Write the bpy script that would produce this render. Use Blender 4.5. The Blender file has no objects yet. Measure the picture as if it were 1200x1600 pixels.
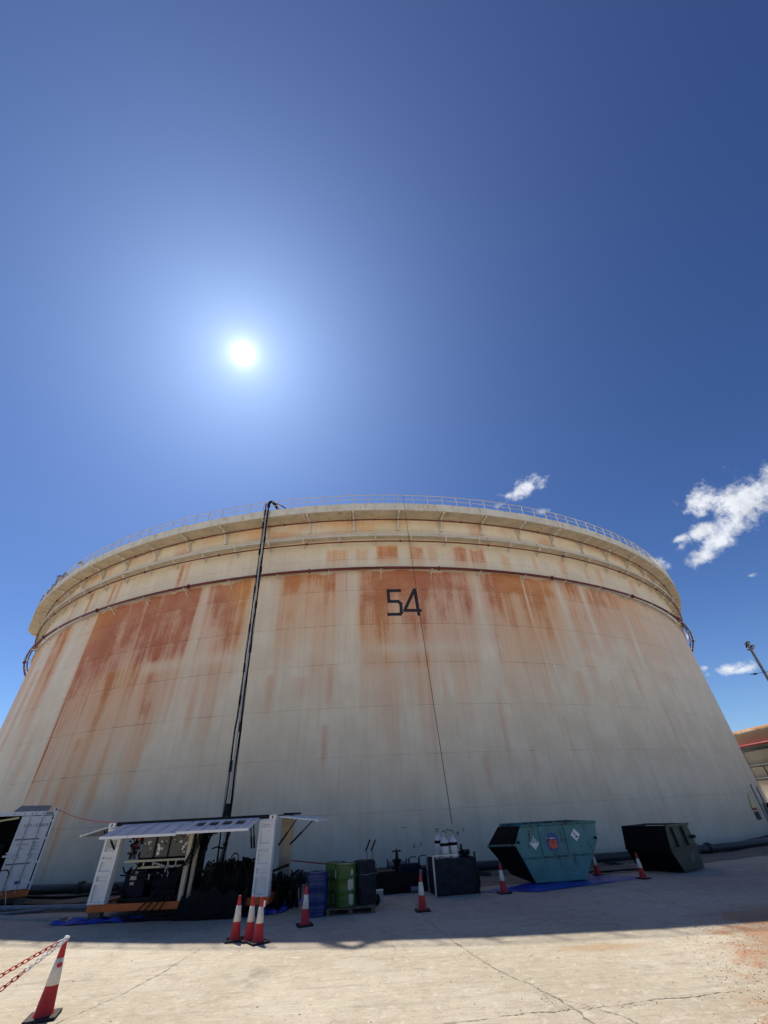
import bpy, math, random
import numpy as np
from mathutils import Vector, Matrix, Quaternion
random.seed(7); RNG = np.random.RandomState(11)
sc = bpy.context.scene
rad = math.radians
# ------------------------------------------------------------------ camera
CAMH = 2.15
PITCH, ROLL, FPX = rad(36.8), rad(3.0), 625.0
F_ = Vector((0, math.cos(PITCH), math.sin(PITCH))); U0 = Vector((0, -math.sin(PITCH), math.cos(PITCH))); R0 = Vector((1, 0, 0))
R_ = R0*math.cos(ROLL) - U0*math.sin(ROLL); U_ = U0*math.cos(ROLL) + R0*math.sin(ROLL)
cam = bpy.data.cameras.new('camera'); camo = bpy.data.objects.new('camera', cam); sc.collection.objects.link(camo)
cam.sensor_fit = 'HORIZONTAL'; cam.sensor_width = 36; cam.lens = 36*FPX/1200
cam.clip_start = .05; cam.clip_end = 5000
M = Matrix((R_, U_, -F_)).transposed().to_4x4(); M.translation = Vector((0, 0, CAMH)); camo.matrix_world = M
sc.camera = camo
sc.render.resolution_x, sc.render.resolution_y = 768, 1024
# ------------------------------------------------------------------ light
SAZ, SEL = rad(-30.9), rad(55.3)
SUN = Vector((math.sin(SAZ)*math.cos(SEL), math.cos(SAZ)*math.cos(SEL), math.sin(SEL)))
sl = bpy.data.lights.new('sun', 'SUN'); so = bpy.data.objects.new('sun', sl); sc.collection.objects.link(so)
sl.energy = 4.8; sl.angle = rad(.53); sl.color = (1, .93, .82)
so.rotation_euler = SUN.to_track_quat('Z', 'Y').to_euler(); so.location = SUN*300
sc.view_settings.view_transform = 'Standard'; sc.view_settings.look = 'None'
sc.view_settings.exposure = .38; sc.view_settings.gamma = 1; sc.view_settings.use_curve_mapping = False
sc.cycles.max_bounces = 8; sc.cycles.diffuse_bounces = 5

class NT:
    """small node builder"""
    def __init__(s, nt): s.nt = nt; s.n = nt.nodes; s.l = nt.links
    def put(s, sock, v):
        if isinstance(v, bpy.types.NodeSocket): s.l.new(v, sock)
        elif isinstance(v, (tuple, list, Vector)):
            v = tuple(v); sock.default_value = v if len(v) == len(sock.default_value) else v + (1,)
        else: sock.default_value = v
    def math(s, op, a, b=None, c=None, clamp=False):
        n = s.n.new('ShaderNodeMath'); n.operation = op; n.use_clamp = clamp
        for i, v in enumerate((a, b, c)):
            if v is not None: s.put(n.inputs[i], v)
        return n.outputs[0]
    def vec(s, op, a, b=None, scale=None):
        n = s.n.new('ShaderNodeVectorMath'); n.operation = op; s.put(n.inputs[0], a)
        if b is not None: s.put(n.inputs[1], b)
        if scale is not None: s.put(n.inputs['Scale'], scale)
        return n.outputs['Value'] if op in ('DOT_PRODUCT', 'LENGTH', 'DISTANCE') else n.outputs[0]
    def noise(s, vec, scale, detail=4, rough=.55, w=None, dist=0):
        n = s.n.new('ShaderNodeTexNoise'); s.put(n.inputs['Vector'], vec); n.inputs['Scale'].default_value = scale
        n.inputs['Detail'].default_value = detail; n.inputs['Roughness'].default_value = rough; n.inputs['Distortion'].default_value = dist
        return n.outputs['Fac']
    def map(s, v, a, b, c=0., d=1., smooth=True):
        n = s.n.new('ShaderNodeMapRange'); n.interpolation_type = 'SMOOTHSTEP' if smooth else 'LINEAR'; n.clamp = True
        for i, q in enumerate((v, a, b, c, d)): s.put(n.inputs[i], q)
        return n.outputs[0]
    def mix(s, f, a, b, mode='MIX'):
        n = s.n.new('ShaderNodeMix'); n.data_type = 'RGBA'; n.blend_type = mode
        s.put(n.inputs[0], f); s.put(n.inputs[6], a); s.put(n.inputs[7], b); return n.outputs[2]
    def scalev(s, vec, xyz):
        return s.vec('MULTIPLY', vec, xyz)
    def bump(s, h, strength=.3, dist=.02, normal=None):
        n = s.n.new('ShaderNodeBump'); n.inputs['Strength'].default_value = strength; n.inputs['Distance'].default_value = dist
        s.put(n.inputs['Height'], h)
        if normal is not None: s.put(n.inputs['Normal'], normal)
        return n.outputs[0]
    def attr(s, name, out='Fac'):
        n = s.n.new('ShaderNodeAttribute'); n.attribute_name = name; return n.outputs[out]

# ------------------------------------------------------------------ sky
w = bpy.data.worlds.new('World'); sc.world = w; w.use_nodes = True
nt = NT(w.node_tree); nt.n.clear()
sky = nt.n.new('ShaderNodeTexSky'); sky.sky_type = 'NISHITA'; sky.sun_disc = False
sky.sun_elevation = SEL; sky.sun_rotation = SAZ; sky.altitude = 50; sky.air_density = 1.0; sky.dust_density = .35; sky.ozone_density = 3.0
dirv = nt.vec('NORMALIZE', nt.n.new('ShaderNodeTexCoord').outputs['Generated'])
ang = nt.math('MULTIPLY', nt.math('ARCCOSINE', nt.math('MINIMUM', nt.vec('DOT_PRODUCT', dirv, tuple(SUN)), .999999)), 180/math.pi)
def expo(k, a): return nt.math('MULTIPLY', nt.math('EXPONENT', nt.math('MULTIPLY', ang, -1/k)), a)
disc = nt.map(ang, .75, 1.55, 8., 0.)
glow_w = nt.math('ADD', expo(1.0, 1.0), disc)
glow_b = nt.math('ADD', nt.math('ADD', expo(3.0, .26), expo(8., .10)), 0.0)
glow_c = nt.vec('ADD', nt.vec('SCALE', (.60, .98, 1.85), scale=expo(21., .205)), nt.vec('SCALE', (1.0, 1.04, .86), scale=expo(16., .10)))
aur = nt.vec('ADD', glow_c, nt.vec('ADD', nt.vec('SCALE', (1.0, .97, .92), scale=glow_w), nt.vec('SCALE', (.66, .80, .86), scale=glow_b)))
elev = nt.math('MULTIPLY', nt.math('ARCSINE', nt.vec('DOT_PRODUCT', dirv, (0, 0, 1))), 180/math.pi)
hz = nt.math('MULTIPLY', nt.math('EXPONENT', nt.math('MULTIPLY', nt.math('MAXIMUM', elev, 0), -1/30.)), 1.0)
skyc = nt.vec('SCALE', nt.vec('MULTIPLY', sky.outputs[0], nt.vec('ADD', (.27, .455, .90), nt.vec('ADD', nt.vec('SCALE', (.42, .57, .54), scale=hz), nt.vec('SCALE', (.22, .26, .32), scale=nt.math('MULTIPLY', hz, hz))))), scale=.055)
haze = nt.vec('SCALE', (.07, .068, .06), scale=nt.math('EXPONENT', nt.math('MULTIPLY', nt.math('MAXIMUM', elev, 0), -1/8.)))
base = nt.vec('ADD', nt.vec('ADD', skyc, haze), aur)
# real cumulus scraps: (azimuth, elevation, half width, half height, tilt) in degrees
CL = [(44.3, 27.2, 2.6, 1.8, 20, -.03), (48.0, 25.9, 3.8, 2.6, 25, -.05), (42.3, 24.3, 3.0, 1.1, 14, -.02), (46.0, 24.0, 3.6, 1.8, 20, -.04), (41.7, 22.0, 2.4, 1.3, 20, -.02), (50.6, 26.6, 3.0, 2.5, 10, -.05), (43.7, 22.8, 2.2, 1.4, 25, -.03), (40.6, 24.4, 1.6, .7, 14, .02), (51.8, 23.4, 1.5, 1.2, 0, .05),
      (25.2, 36.5, 2.9, 1.5, 20, -.02), (21.6, 36.2, 2.3, .9, -10, .04), (23.3, 36.1, 2.4, 1.1, 24, .0), (20.3, 35.3, 1.6, .8, 10, .04),
      (38.0, 10.4, 2.3, .8, 6, -.03), (39.3, 10.1, 1.6, .5, 6, .0), (36.35, 10.9, .7, .5, 0, .05), (36.3, 22.9, 2.6, 1.3, -40, .05), (26.2, 32.9, 2.6, .9, -18, .18), (36.2, 14.3, .9, .7, 0, .12), (44.5, 18.5, .8, .4, 0, .15)]
nz = nt.math('ADD', nt.math('SUBTRACT', nt.noise(dirv, 20, 9, .64, dist=.15), .5), nt.math('MULTIPLY', nt.math('SUBTRACT', nt.noise(dirv, 70, 6, .65), .5), .45))
cmask = None
for az, el, hw, hh, tl, th in CL:
    a, e = rad(az), rad(el)
    c = Vector((math.sin(a)*math.cos(e), math.cos(a)*math.cos(e), math.sin(e)))
    r = c.cross(Vector((0, 0, 1))).normalized(); u = r.cross(c)
    t = rad(tl); r, u = r*math.cos(t)+u*math.sin(t), u*math.cos(t)-r*math.sin(t)
    x = nt.math('MULTIPLY', nt.vec('DOT_PRODUCT', dirv, tuple(r)), 1/math.sin(rad(hw)))
    y = nt.math('MULTIPLY', nt.vec('DOT_PRODUCT', dirv, tuple(u)), 1/math.sin(rad(hh)))
    front = nt.math('GREATER_THAN', nt.vec('DOT_PRODUCT', dirv, tuple(c)), .5)
    d = nt.math('SQRT', nt.math('ADD', nt.math('MULTIPLY', x, x), nt.math('MULTIPLY', y, y)))
    v = nt.math('ADD', nt.math('SUBTRACT', 1.0, d), nt.math('MULTIPLY', nz, 2.6))
    m = nt.math('MULTIPLY', nt.map(v, .13+th*2, 1.05+th*2, 0., .95-th*2), front)
    cmask = m if cmask is None else nt.math('MAXIMUM', cmask, m)
cshade = nt.map(nt.noise(nt.vec('ADD', dirv, (.0, .0, .035)), 26, 6, .6), .35, .68, 1.0, .72)
ccol = nt.vec('SCALE', (.70, .73, .79), scale=cshade)
bg = nt.n.new('ShaderNodeBackground'); bg.inputs[1].default_value = 1.0
nt.put(bg.inputs[0], nt.mix(cmask, base, ccol))
wo = nt.n.new('ShaderNodeOutputWorld'); nt.l.new(bg.outputs[0], wo.inputs[0])

# ------------------------------------------------------------------ materials
def newmat(name):
    m = bpy.data.materials.new(name); m.use_nodes = True
    t = NT(m.node_tree); b = m.node_tree.nodes['Principled BSDF']; return m, t, b
def geo(t): return t.n.new('ShaderNodeTexCoord').outputs['Object']
def worldpos(t): return t.n.new('ShaderNodeNewGeometry').outputs['Position']
def mat(name, col, rough=.6, metal=0., var=.18, scale=3., wear=None, wearamt=.5, bump=.12, spec=.4, streak=False):
    m, t, b = newmat(name); p = worldpos(t)
    n1 = t.noise(p, scale, 5, .6); n2 = t.noise(p, scale*9, 3, .6)
    f = t.math('ADD', t.math('MULTIPLY', n1, .65), t.math('MULTIPLY', n2, .35))
    lo = tuple(c*(1-var) for c in col); hi = tuple(min(1, c*(1+var)) for c in col)
    c = t.mix(t.map(f, .3, .7), lo, hi)
    if wear:
        q = t.scalev(p, (1, 1, .22)) if streak else p
        k = t.map(t.noise(q, scale*2.3, 8, .68), .72-.25*wearamt, .80-.2*wearamt)
        c = t.mix(k, c, wear)
    t.put(b.inputs['Base Color'], c)
    t.put(b.inputs['Roughness'], t.map(n2, .3, .7, max(.05, rough-.12), min(1, rough+.12)))
    b.inputs['Metallic'].default_value = metal; b.inputs['Specular IOR Level'].default_value = spec
    if bump: t.put(b.inputs['Normal'], t.bump(f, bump, .02))
    return m
MT = dict(
 white=mat('white_paint', (.70, .70, .68), .5, wear=(.30, .24, .18), wearamt=.35, var=.08, streak=True),
 cream=mat('cream_paint', (.50, .44, .32), .6, wear=(.24, .12, .06), wearamt=.5, var=.12, streak=True),
 flap=mat('flap_paint', (.62, .63, .65), .38, var=.10, wear=(.36, .35, .34), wearamt=.5),
 beige=mat('beige_paint', (.47, .40, .31), .55, var=.1, wear=(.28, .2, .13), wearamt=.4),
 orange=mat('orange_paint', (.52, .12, .02), .5, wear=(.12, .06, .03), wearamt=.5),
 black=mat('black_rubber', (.009, .009, .0095), .75, var=.3, spec=.15),
 blackmetal=mat('black_metal', (.012, .012, .013), .6, var=.3, spec=.15, wear=(.07, .06, .05), wearamt=.4),
 navy=mat('dark_blue_machine_paint', (.003, .006, .018), .6, var=.3, spec=.15, wear=(.04, .04, .05), wearamt=.4),
 skirt=mat('dark_blue_sheet', (.010, .013, .022), .6, var=.2, bump=.15, spec=.2),
 riser=mat('riser_grey', (.40, .41, .42), .5, var=.15, wear=(.2, .16, .12), wearamt=.4),
 steel=mat('galvanised_steel', (.36, .37, .38), .42, .75, var=.2, wear=(.22, .16, .11), wearamt=.4),
 grey=mat('grey_panel_paint', (.10, .097, .085), .5, var=.12),
 red=mat('cone_red', (.46, .024, .022), .55, var=.18, wear=(.17, .05, .04), wearamt=.55),
 conewhite=mat('cone_white', (.64, .60, .53), .5, var=.12, wear=(.34, .29, .23), wearamt=.6),
 conebase=mat('cone_base_black', (.018, .018, .019), .8, var=.3, wear=(.10, .09, .08), wearamt=.45),
 redpipe=mat('red_pipe_paint', (.125, .018, .013), .55, var=.35, wear=(.06, .025, .015), wearamt=.5),
 pipe=mat('dark_bitumen_pipe', (.045, .044, .043), .5, var=.3, wear=(.12, .10, .08), wearamt=.45),
 greypipe=mat('grey_pipe', (.22, .22, .22), .5, var=.25, wear=(.12, .09, .07), wearamt=.5),
 bluedrum=mat('blue_drum_paint', (.010, .026, .115), .4, var=.2, wear=(.05, .06, .10), wearamt=.4),
 greendrum=mat('green_drum_paint', (.042, .10, .016), .42, var=.2, wear=(.06, .05, .03), wearamt=.5, streak=True),
 wood=mat('pallet_wood', (.13, .10, .07), .85, var=.3, scale=6),
 tarp=mat('blue_tarpaulin', (.012, .045, .31), .42, var=.3, bump=.5, scale=5),
 teal=mat('teal_paint', (.078, .215, .215), .55, bump=.45, wear=(.05, .042, .03), wearamt=.62, var=.2, streak=True, scale=2.2),
 tealdark=mat('teal_paint_scuffed', (.050, .17, .18), .55, wear=(.04, .032, .024), wearamt=1.0, var=.2, streak=True, scale=2.6),
 dgreen=mat('dark_green_paint', (.016, .035, .026), .45, wear=(.035, .03, .02), wearamt=.5, var=.25, streak=True),
 hatch_shade=mat('black_hatch_and_shade', (.006, .006, .007), .9, var=.3, spec=.08),  # black for the teal hatch, and for shade painted onto the skip ends
 cyl=mat('cylinder_white', (.52, .52, .53), .35, var=.06, wear=(.36, .3, .25), wearamt=.3),
 paper=mat('paper', (.42, .39, .33), .7, var=.06),
 lblue=mat('sticker_blue', (.02, .06, .26), .4, var=.15), lorange=mat('sticker_orange', (.62, .09, .03), .45, var=.2, wear=(.3,.1,.06), wearamt=.5), lwhite=mat('sticker_white', (.75, .74, .72), .45, var=.05, wear=(.45,.42,.4), wearamt=.3),
 ink=mat('black_ink', (.015, .015, .017), .6, var=.2), inkgrey=mat('grey_ink', (.16, .16, .19), .6, var=.2), chalk=mat('chalk_white', (.36, .36, .33), .8, var=.2, wear=(.06,.07,.06), wearamt=.75),
 yellow=mat('sign_yellow', (.72, .62, .28), .5, var=.1), tape=mat('barrier_tape_red', (.62, .10, .05), .5), darkred=mat('barrier_pole_red', (.30, .03, .03), .5),
 kerb=mat('concrete_slab', (.30, .29, .27), .85, var=.18, scale=2, bump=.3), crack=mat('crack_dirt', (.215, .18, .13), .95, var=.4, scale=8),
 stone=mat('loose_stone', (.42, .33, .235), .9, var=.4, scale=14, bump=.4),
 glass=mat('lamp_glass', (.6, .62, .62), .15, var=.05), lampgrey=mat('lamp_pole_steel', (.22, .21, .20), .5, .4, var=.2),
)
# tank shell paint: cream, rust stains from vertex attributes broken up by streak noise, plate seams
def shell_mat():
    m, t, b = newmat('stained_tank_paint')
    sz = t.attr('sz', 'Vector'); rust = t.attr('rust'); hue = t.attr('hue'); grime = t.attr('grime')
    st1 = t.noise(t.scalev(sz, (3.4, .12, 1)), 1., 6, .6); st2 = t.noise(t.scalev(sz, (16, .6, 1)), 1., 5, .7); pt = t.noise(sz, .55, 6, .6); fine = t.noise(t.scalev(sz, (1, .6, 1)), 9, 6, .7)
    cream = t.mix(t.map(pt, .3, .72), (.70, .59, .43), (.79, .69, .525))
    cream = t.mix(t.math('MULTIPLY', t.map(st1, .45, .75), .45), cream, (.58, .49, .37))
    cream = t.mix(t.math('MULTIPLY', t.map(fine, .62, .8), .35), cream, (.42, .35, .26))
    cream = t.mix(grime, cream, (.64, .45, .20))
    k = t.math('ADD', rust, t.math('MULTIPLY', t.math('ADD', t.math('ADD', t.math('MULTIPLY', t.math('SUBTRACT', st1, .5), .6), t.math('MULTIPLY', t.math('SUBTRACT', st2, .5), .42)), t.math('ADD', t.math('MULTIPLY', t.math('SUBTRACT', pt, .5), .55), t.math('MULTIPLY', t.math('SUBTRACT', fine, .5), .35))), t.map(rust, .0, .35)))
    k = t.math('POWER', t.map(k, .03, .92, 0, .98, smooth=False), .82)
    rc = t.mix(hue, (.63, .32, .195), (.70, .365, .15))
    rc = t.mix(t.math('MULTIPLY', t.map(k, .60, 1.0), t.map(t.math('ADD', t.math('MULTIPLY', pt, .6), t.math('MULTIPLY', fine, .4)), .3, .62, .35, 1)), rc, t.mix(hue, (.42, .135, .068), (.56, .22, .065)))
    c = t.mix(k, cream, rc)
    pit = t.math('MULTIPLY', t.map(t.noise(sz, 5.5, 5, .7), .66, .74), t.map(t.math('ADD', rust, grime), .02, .5, .12, .75)); c = t.mix(pit, c, (.17, .07, .04))
    br = t.n.new('ShaderNodeTexBrick'); br.offset = .37; br.offset_frequency = 2
    t.put(br.inputs['Vector'], t.vec('ADD', sz, (11.94+120, .385+25.25, 0))); br.inputs['Scale'].default_value = 1
    br.inputs['Mortar Size'].default_value = .022; br.inputs['Mortar Smooth'].default_value = .6; br.inputs['Brick Width'].default_value = 10.32; br.inputs['Row Height'].default_value = 2.525
    seam = t.math('MULTIPLY', br.outputs['Fac'], t.math('MULTIPLY', t.map(t.noise(sz, .9, 4, .6), .38, .62, .25, .85), t.map(k, 0, .4, .55, 1)))
    c = t.mix(seam, c, t.mix(k, (.34, .295, .225), (.15, .055, .035)))
    t.put(b.inputs['Base Color'], c); t.put(b.inputs['Roughness'], t.map(k, 0, 1, .55, .85)); b.inputs['Specular IOR Level'].default_value = .3
    h = t.math('ADD', t.math('MULTIPLY', br.outputs['Fac'], .6), t.math('MULTIPLY', fine, .18))
    t.put(b.inputs['Normal'], t.bump(h, .35, .03, t.bump(t.noise(t.scalev(sz, (.45, .5, 1)), 1, 3, .5), .7, .16)))
    return m
MT['shell'] = shell_mat()
def gallery_mat():
    m, t, b = newmat('weathered_gallery_paint'); p = worldpos(t)
    n = t.noise(p, .9, 7, .65); n2 = t.noise(t.scalev(p, (1, 1, .3)), 4, 6, .68)
    c = t.mix(t.map(n, .3, .7), (.57, .525, .425), (.67, .63, .53))
    c = t.mix(t.math('MULTIPLY', t.map(n2, .50, .68), .8), c, (.46, .32, .14)); c = t.mix(t.map(n2, .66, .76), c, (.15, .06, .03))
    t.put(b.inputs['Base Color'], c); b.inputs['Roughness'].default_value = .65; t.put(b.inputs['Normal'], t.bump(n2, .2, .02)); return m
MT['gallery'] = gallery_mat()
MT['girder'] = mat('girder_paint', (.56, .50, .39), .65, var=.14, scale=1.2, wear=(.28, .14, .06), wearamt=.5)
MT['soffit'] = mat('stained_soffit_paint_with_shade', (.52, .43, .30), .7, var=.2, scale=1.1, wear=(.27, .12, .045), wearamt=.55, bump=.2)  # darker tan has the underside's shade painted in, beside rust patches
def pave_mat():
    m, t, b = newmat('worn_concrete'); p = worldpos(t)
    big = t.noise(p, .22, 5, .6, dist=.4); mid = t.noise(p, 1.7, 6, .65, dist=.5); fine = t.noise(p, 22, 5, .7)
    br = t.noise(t.scalev(p, (1.3, 9, 1)), 1.6, 6, .7, dist=.6)
    c = t.mix(t.map(big, .32, .66), (.385, .335, .252), (.495, .44, .345))
    c = t.mix(t.math('MULTIPLY', t.map(mid, .48, .72), .55), c, (.33, .28, .21))
    c = t.mix(t.math('MULTIPLY', t.map(br, .53, .70), .5), c, (.28, .24, .18))
    c = t.mix(t.math('MULTIPLY', t.map(br, .46, .32), .45), c, (.58, .53, .435))
    c = t.mix(t.math('MULTIPLY', t.map(fine, .54, .70), .7), c, (.235, .20, .15))
    m2 = t.noise(p, 6.5, 6, .72, dist=.8); c = t.mix(t.math('MULTIPLY', t.map(m2, .52, .68), .55), c, (.27, .232, .172)); c = t.mix(t.math('MULTIPLY', t.map(m2, .46, .34), .5), c, (.60, .55, .455))
    tw = t.noise(t.scalev(p, (.5, 4.5, 1)), 1.1, 5, .6, dist=.3); c = t.mix(t.math('MULTIPLY', t.map(tw, .56, .68), .4), c, (.25, .215, .165))
    pale = t.math('MULTIPLY', t.map(t.noise(p, .65, 4, .6), .55, .66), .45)
    c = t.mix(pale, c, (.50, .46, .38))
    # damp oil marks
    c = t.mix(t.math('MULTIPLY', t.map(t.noise(t.vec('ADD', p, (17, 3, 0)), .5, 6, .62), .62, .72), .45), c, (.13, .115, .095))
    # rusty gravel spilling in from the right
    gx = t.vec('DOT_PRODUCT', p, (1, -.05, 0)); gy = t.vec('DOT_PRODUCT', p, (0, 1, 0))
    e = t.math('ADD', t.math('SUBTRACT', gx, t.math('ADD', 4.35, t.math('MULTIPLY', t.math('SUBTRACT', gy, 8.3), .40))), t.math('MULTIPLY', t.math('SUBTRACT', mid, .5), 3.0))
    far = t.map(gy, 12.2, 14.2, 1, 0)
    g = t.math('MULTIPLY', t.map(e, -.5, .7), far)
    speck = t.noise(p, 34, 5, .75)
    gc = t.mix(t.map(speck, .38, .62), (.20, .125, .07), (.46, .37, .275)); gc = t.mix(t.map(mid, .42, .60), gc, (.40, .215, .115))
    c = t.mix(t.math('MULTIPLY', g, .92), c, gc)
    e2 = t.vec('LENGTH', t.vec('MULTIPLY', t.vec('SUBTRACT', p, (3.55, 10.75, 0)), (1/1.0, 1/.28, 0)))
    c = t.mix(t.math('MULTIPLY', t.map(t.math('ADD', e2, t.math('MULTIPLY', t.math('SUBTRACT', br, .5), 2.5)), .4, 1.1, 1, 0), .55), c, (.38, .24, .12))
    t.put(b.inputs['Base Color'], c); b.inputs['Roughness'].default_value = .9; b.inputs['Specular IOR Level'].default_value = .2
    h = t.math('ADD', t.math('ADD', t.math('MULTIPLY', fine, .5), t.math('ADD', t.math('MULTIPLY', br, .9), t.math('MULTIPLY', m2, 1.0))), t.math('MULTIPLY', t.math('MULTIPLY', speck, g), 1.2))
    t.put(b.inputs['Normal'], t.bump(h, .55, .035)); return m
MT['pave'] = pave_mat()
def dirt_mat():
    m, t, b = newmat('oily_gravel'); p = worldpos(t)
    a = t.noise(p, .5, 6, .65); f = t.noise(p, 16, 5, .75)
    c = t.mix(t.map(a, .3, .7), (.13, .115, .095), (.235, .205, .165)); c = t.mix(t.math('MULTIPLY', t.map(f, .5, .7), .7), c, (.075, .065, .055))
    t.put(b.inputs['Base Color'], c); b.inputs['Roughness'].default_value = .95; t.put(b.inputs['Normal'], t.bump(t.math('ADD', f, a), .7, .05)); return m
MT['dirt'] = dirt_mat()
def old_mat():
    m, t, b = newmat('old_tank_plaster'); p = worldpos(t)
    a = t.noise(t.scalev(p, (1, 1, .35)), .9, 7, .65); f = t.noise(p, 3.5, 6, .7); z = t.vec('DOT_PRODUCT', p, (0, 0, 1))
    c = t.mix(t.map(a, .3, .7), (.52, .49, .42), (.66, .62, .54)); c = t.mix(t.math('MULTIPLY', t.map(f, .52, .7), .5), c, (.36, .31, .25)); c = t.mix(t.math('MULTIPLY', t.map(z, 7.9, 8.1), t.map(f, .3, .6, .9, .4)), c, (.72, .60, .42))
    up = t.map(t.math('ADD', z, t.math('MULTIPLY', a, 1.2)), 9.7, 10.1)
    c = t.mix(up, c, t.mix(t.map(f, .4, .6), (.48, .22, .08), (.34, .20, .11)))
    t.put(b.inputs['Base Color'], c); b.inputs['Roughness'].default_value = .85; t.put(b.inputs['Normal'], t.bump(f, .4, .05)); return m
MT['old'] = old_mat()

# ------------------------------------------------------------------ mesh helpers
def link(o): sc.collection.objects.link(o); return o
class MB:
    def __init__(s): s.v = []; s.f = []; s.m = []; s.sm = []; s.mats = []
    def mi(s, m):
        if m not in s.mats: s.mats.append(m)
        return s.mats.index(m)
    def add(s, vs, fs, m, smooth=False):
        o = len(s.v); s.v += [tuple(v) for v in vs]; k = s.mi(m)
        for f in fs: s.f.append(tuple(i+o for i in f)); s.m.append(k); s.sm.append(smooth)
        return s
    def box(s, x0, x1, y0, y1, z0, z1, m, mx=None):
        vs = [Vector((x, y, z)) for z in (z0, z1) for y in (y0, y1) for x in (x0, x1)]
        if mx is not None: vs = [mx @ v for v in vs]
        return s.add(vs, [(0, 2, 3, 1), (4, 5, 7, 6), (0, 1, 5, 4), (2, 6, 7, 3), (0, 4, 6, 2), (1, 3, 7, 5)], m)
    def beam(s, a, b, w, h, m, up=(0, 0, 1)):
        a, b = Vector(a), Vector(b); d = (b-a).normalized(); up = Vector(up)
        if abs(d.dot(up)) > .98: up = Vector((1, 0, 0))
        r = d.cross(up).normalized(); u = r.cross(d)
        vs = [p + r*(w/2*i) + u*(h/2*j) for p in (a, b) for i, j in ((-1, -1), (1, -1), (1, 1), (-1, 1))]
        return s.add(vs, [(3, 2, 1, 0), (4, 5, 6, 7), (0, 1, 5, 4), (1, 2, 6, 5), (2, 3, 7, 6), (3, 0, 4, 7)], m)
    def tube(s, pts, r, m, n=8, closed=False, cap=True):
        pts = [Vector(p) for p in pts]; N = len(pts); rs = r if isinstance(r, (list, tuple)) else [r]*N
        vs = []; nrm = None
        for i, p in enumerate(pts):
            a = pts[i-1] if (i > 0 or closed) else p; b = pts[(i+1) % N] if (i < N-1 or closed) else p
            d = (b-a).normalized()
            if nrm is None:
                nrm = d.orthogonal().normalized()
                if abs(d.z) < .9: nrm = (Vector((0, 0, 1)) - d*d.z).normalized()
            else:
                nrm = nrm - d*nrm.dot(d); nrm = nrm.normalized() if nrm.length > 1e-6 else d.orthogonal().normalized()
            bn = d.cross(nrm)
            vs += [p + (nrm*math.cos(q) + bn*math.sin(q))*rs[i] for q in [2*math.pi*k/n for k in range(n)]]
        fs = []
        for i in range(N if closed else N-1):
            j = (i+1) % N
            for k in range(n): k2 = (k+1) % n; fs.append((i*n+k, i*n+k2, j*n+k2, j*n+k))
        s.add(vs, fs, m, True)
        if cap and not closed:
            s.add(vs[:n], [tuple(range(n-1, -1, -1))], m); s.add(vs[-n:], [tuple(range(n))], m)
        return s
    def lathe(s, prof, m, n=24, at=(0, 0, 0), mx=None, smooth=True):
        vs = []
        for r, z in prof:
            for k in range(n):
                q = 2*math.pi*k/n; v = Vector((r*math.cos(q), r*math.sin(q), z))
                vs.append((mx @ v if mx is not None else v) + Vector(at))
        fs = [(i*n+k, i*n+(k+1) % n, (i+1)*n+(k+1) % n, (i+1)*n+k) for i in range(len(prof)-1) for k in range(n)]
        return s.add(vs, fs, m, smooth)
    def disc(s, c, r, m, n=20, normal=(0, 0, 1), t=.004, rx=None):
        q = Vector(normal).to_track_quat('Z', 'Y'); vs = []
        for z in (0, t): vs += [Vector(c) + q @ Vector((r*math.cos(2*math.pi*k/n), (rx or r)*math.sin(2*math.pi*k/n), z)) for k in range(n)]
        return s.add(vs, [tuple(range(n-1, -1, -1)), tuple(range(n, 2*n))] + [(k, (k+1) % n, n+(k+1) % n, n+k) for k in range(n)], m)
    def prism(s, poly, y0, y1, m, mx=None):
        """polygon in x,z pushed along y"""
        n = len(poly); vs = [Vector((x, y, z)) for y in (y0, y1) for x, z in poly]
        if mx is not None: vs = [mx @ v for v in vs]
        return s.add(vs, [tuple(range(n)), tuple(range(2*n-1, n-1, -1))] + [(i, n+i, n+(i+1) % n, (i+1) % n) for i in range(n)], m)
    def build(s, name, parent=None, bevel=0, sub=0):
        me = bpy.data.meshes.new(name); me.from_pydata(s.v, [], s.f); me.update()
        for m in s.mats: me.materials.append(m)
        me.polygons.foreach_set('material_index', s.m); me.polygons.foreach_set('use_smooth', s.sm)
        bm = __import__('bmesh').new(); bm.from_mesh(me); __import__('bmesh').ops.recalc_face_normals(bm, faces=bm.faces); bm.to_mesh(me); bm.free()
        o = link(bpy.data.objects.new(name, me))
        if parent is not None: o.parent = parent
        if bevel:
            b = o.modifiers.new('bevel', 'BEVEL'); b.width = bevel; b.segments = 2; b.limit_method = 'ANGLE'; b.angle_limit = rad(40)
        return o
def empty(name, loc=(0, 0, 0), rz=0):
    o = link(bpy.data.objects.new(name, None)); o.location = loc; o.rotation_euler = (0, 0, rz); o.empty_display_size = .2; return o
def tag(o, label=None, cat=None, group=None, kind=None):
    if label: o['label'] = label
    if cat: o['category'] = cat
    if group: o['group'] = group
    if kind: o['kind'] = kind
    return o
def smooth_path(pts, k=6):
    pts = [Vector(p) for p in pts]; out = []
    P = [pts[0]*2-pts[1]] + pts + [pts[-1]*2-pts[-2]]
    for i in range(1, len(P)-2):
        for j in range(k):
            t = j/k; a, b, c, d = P[i-1], P[i], P[i+1], P[i+2]
            out.append(.5*((2*b)+(c-a)*t+(2*a-5*b+4*c-d)*t*t+(3*b-a-3*c+d)*t**3))
    out.append(pts[-1]); return out
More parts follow.
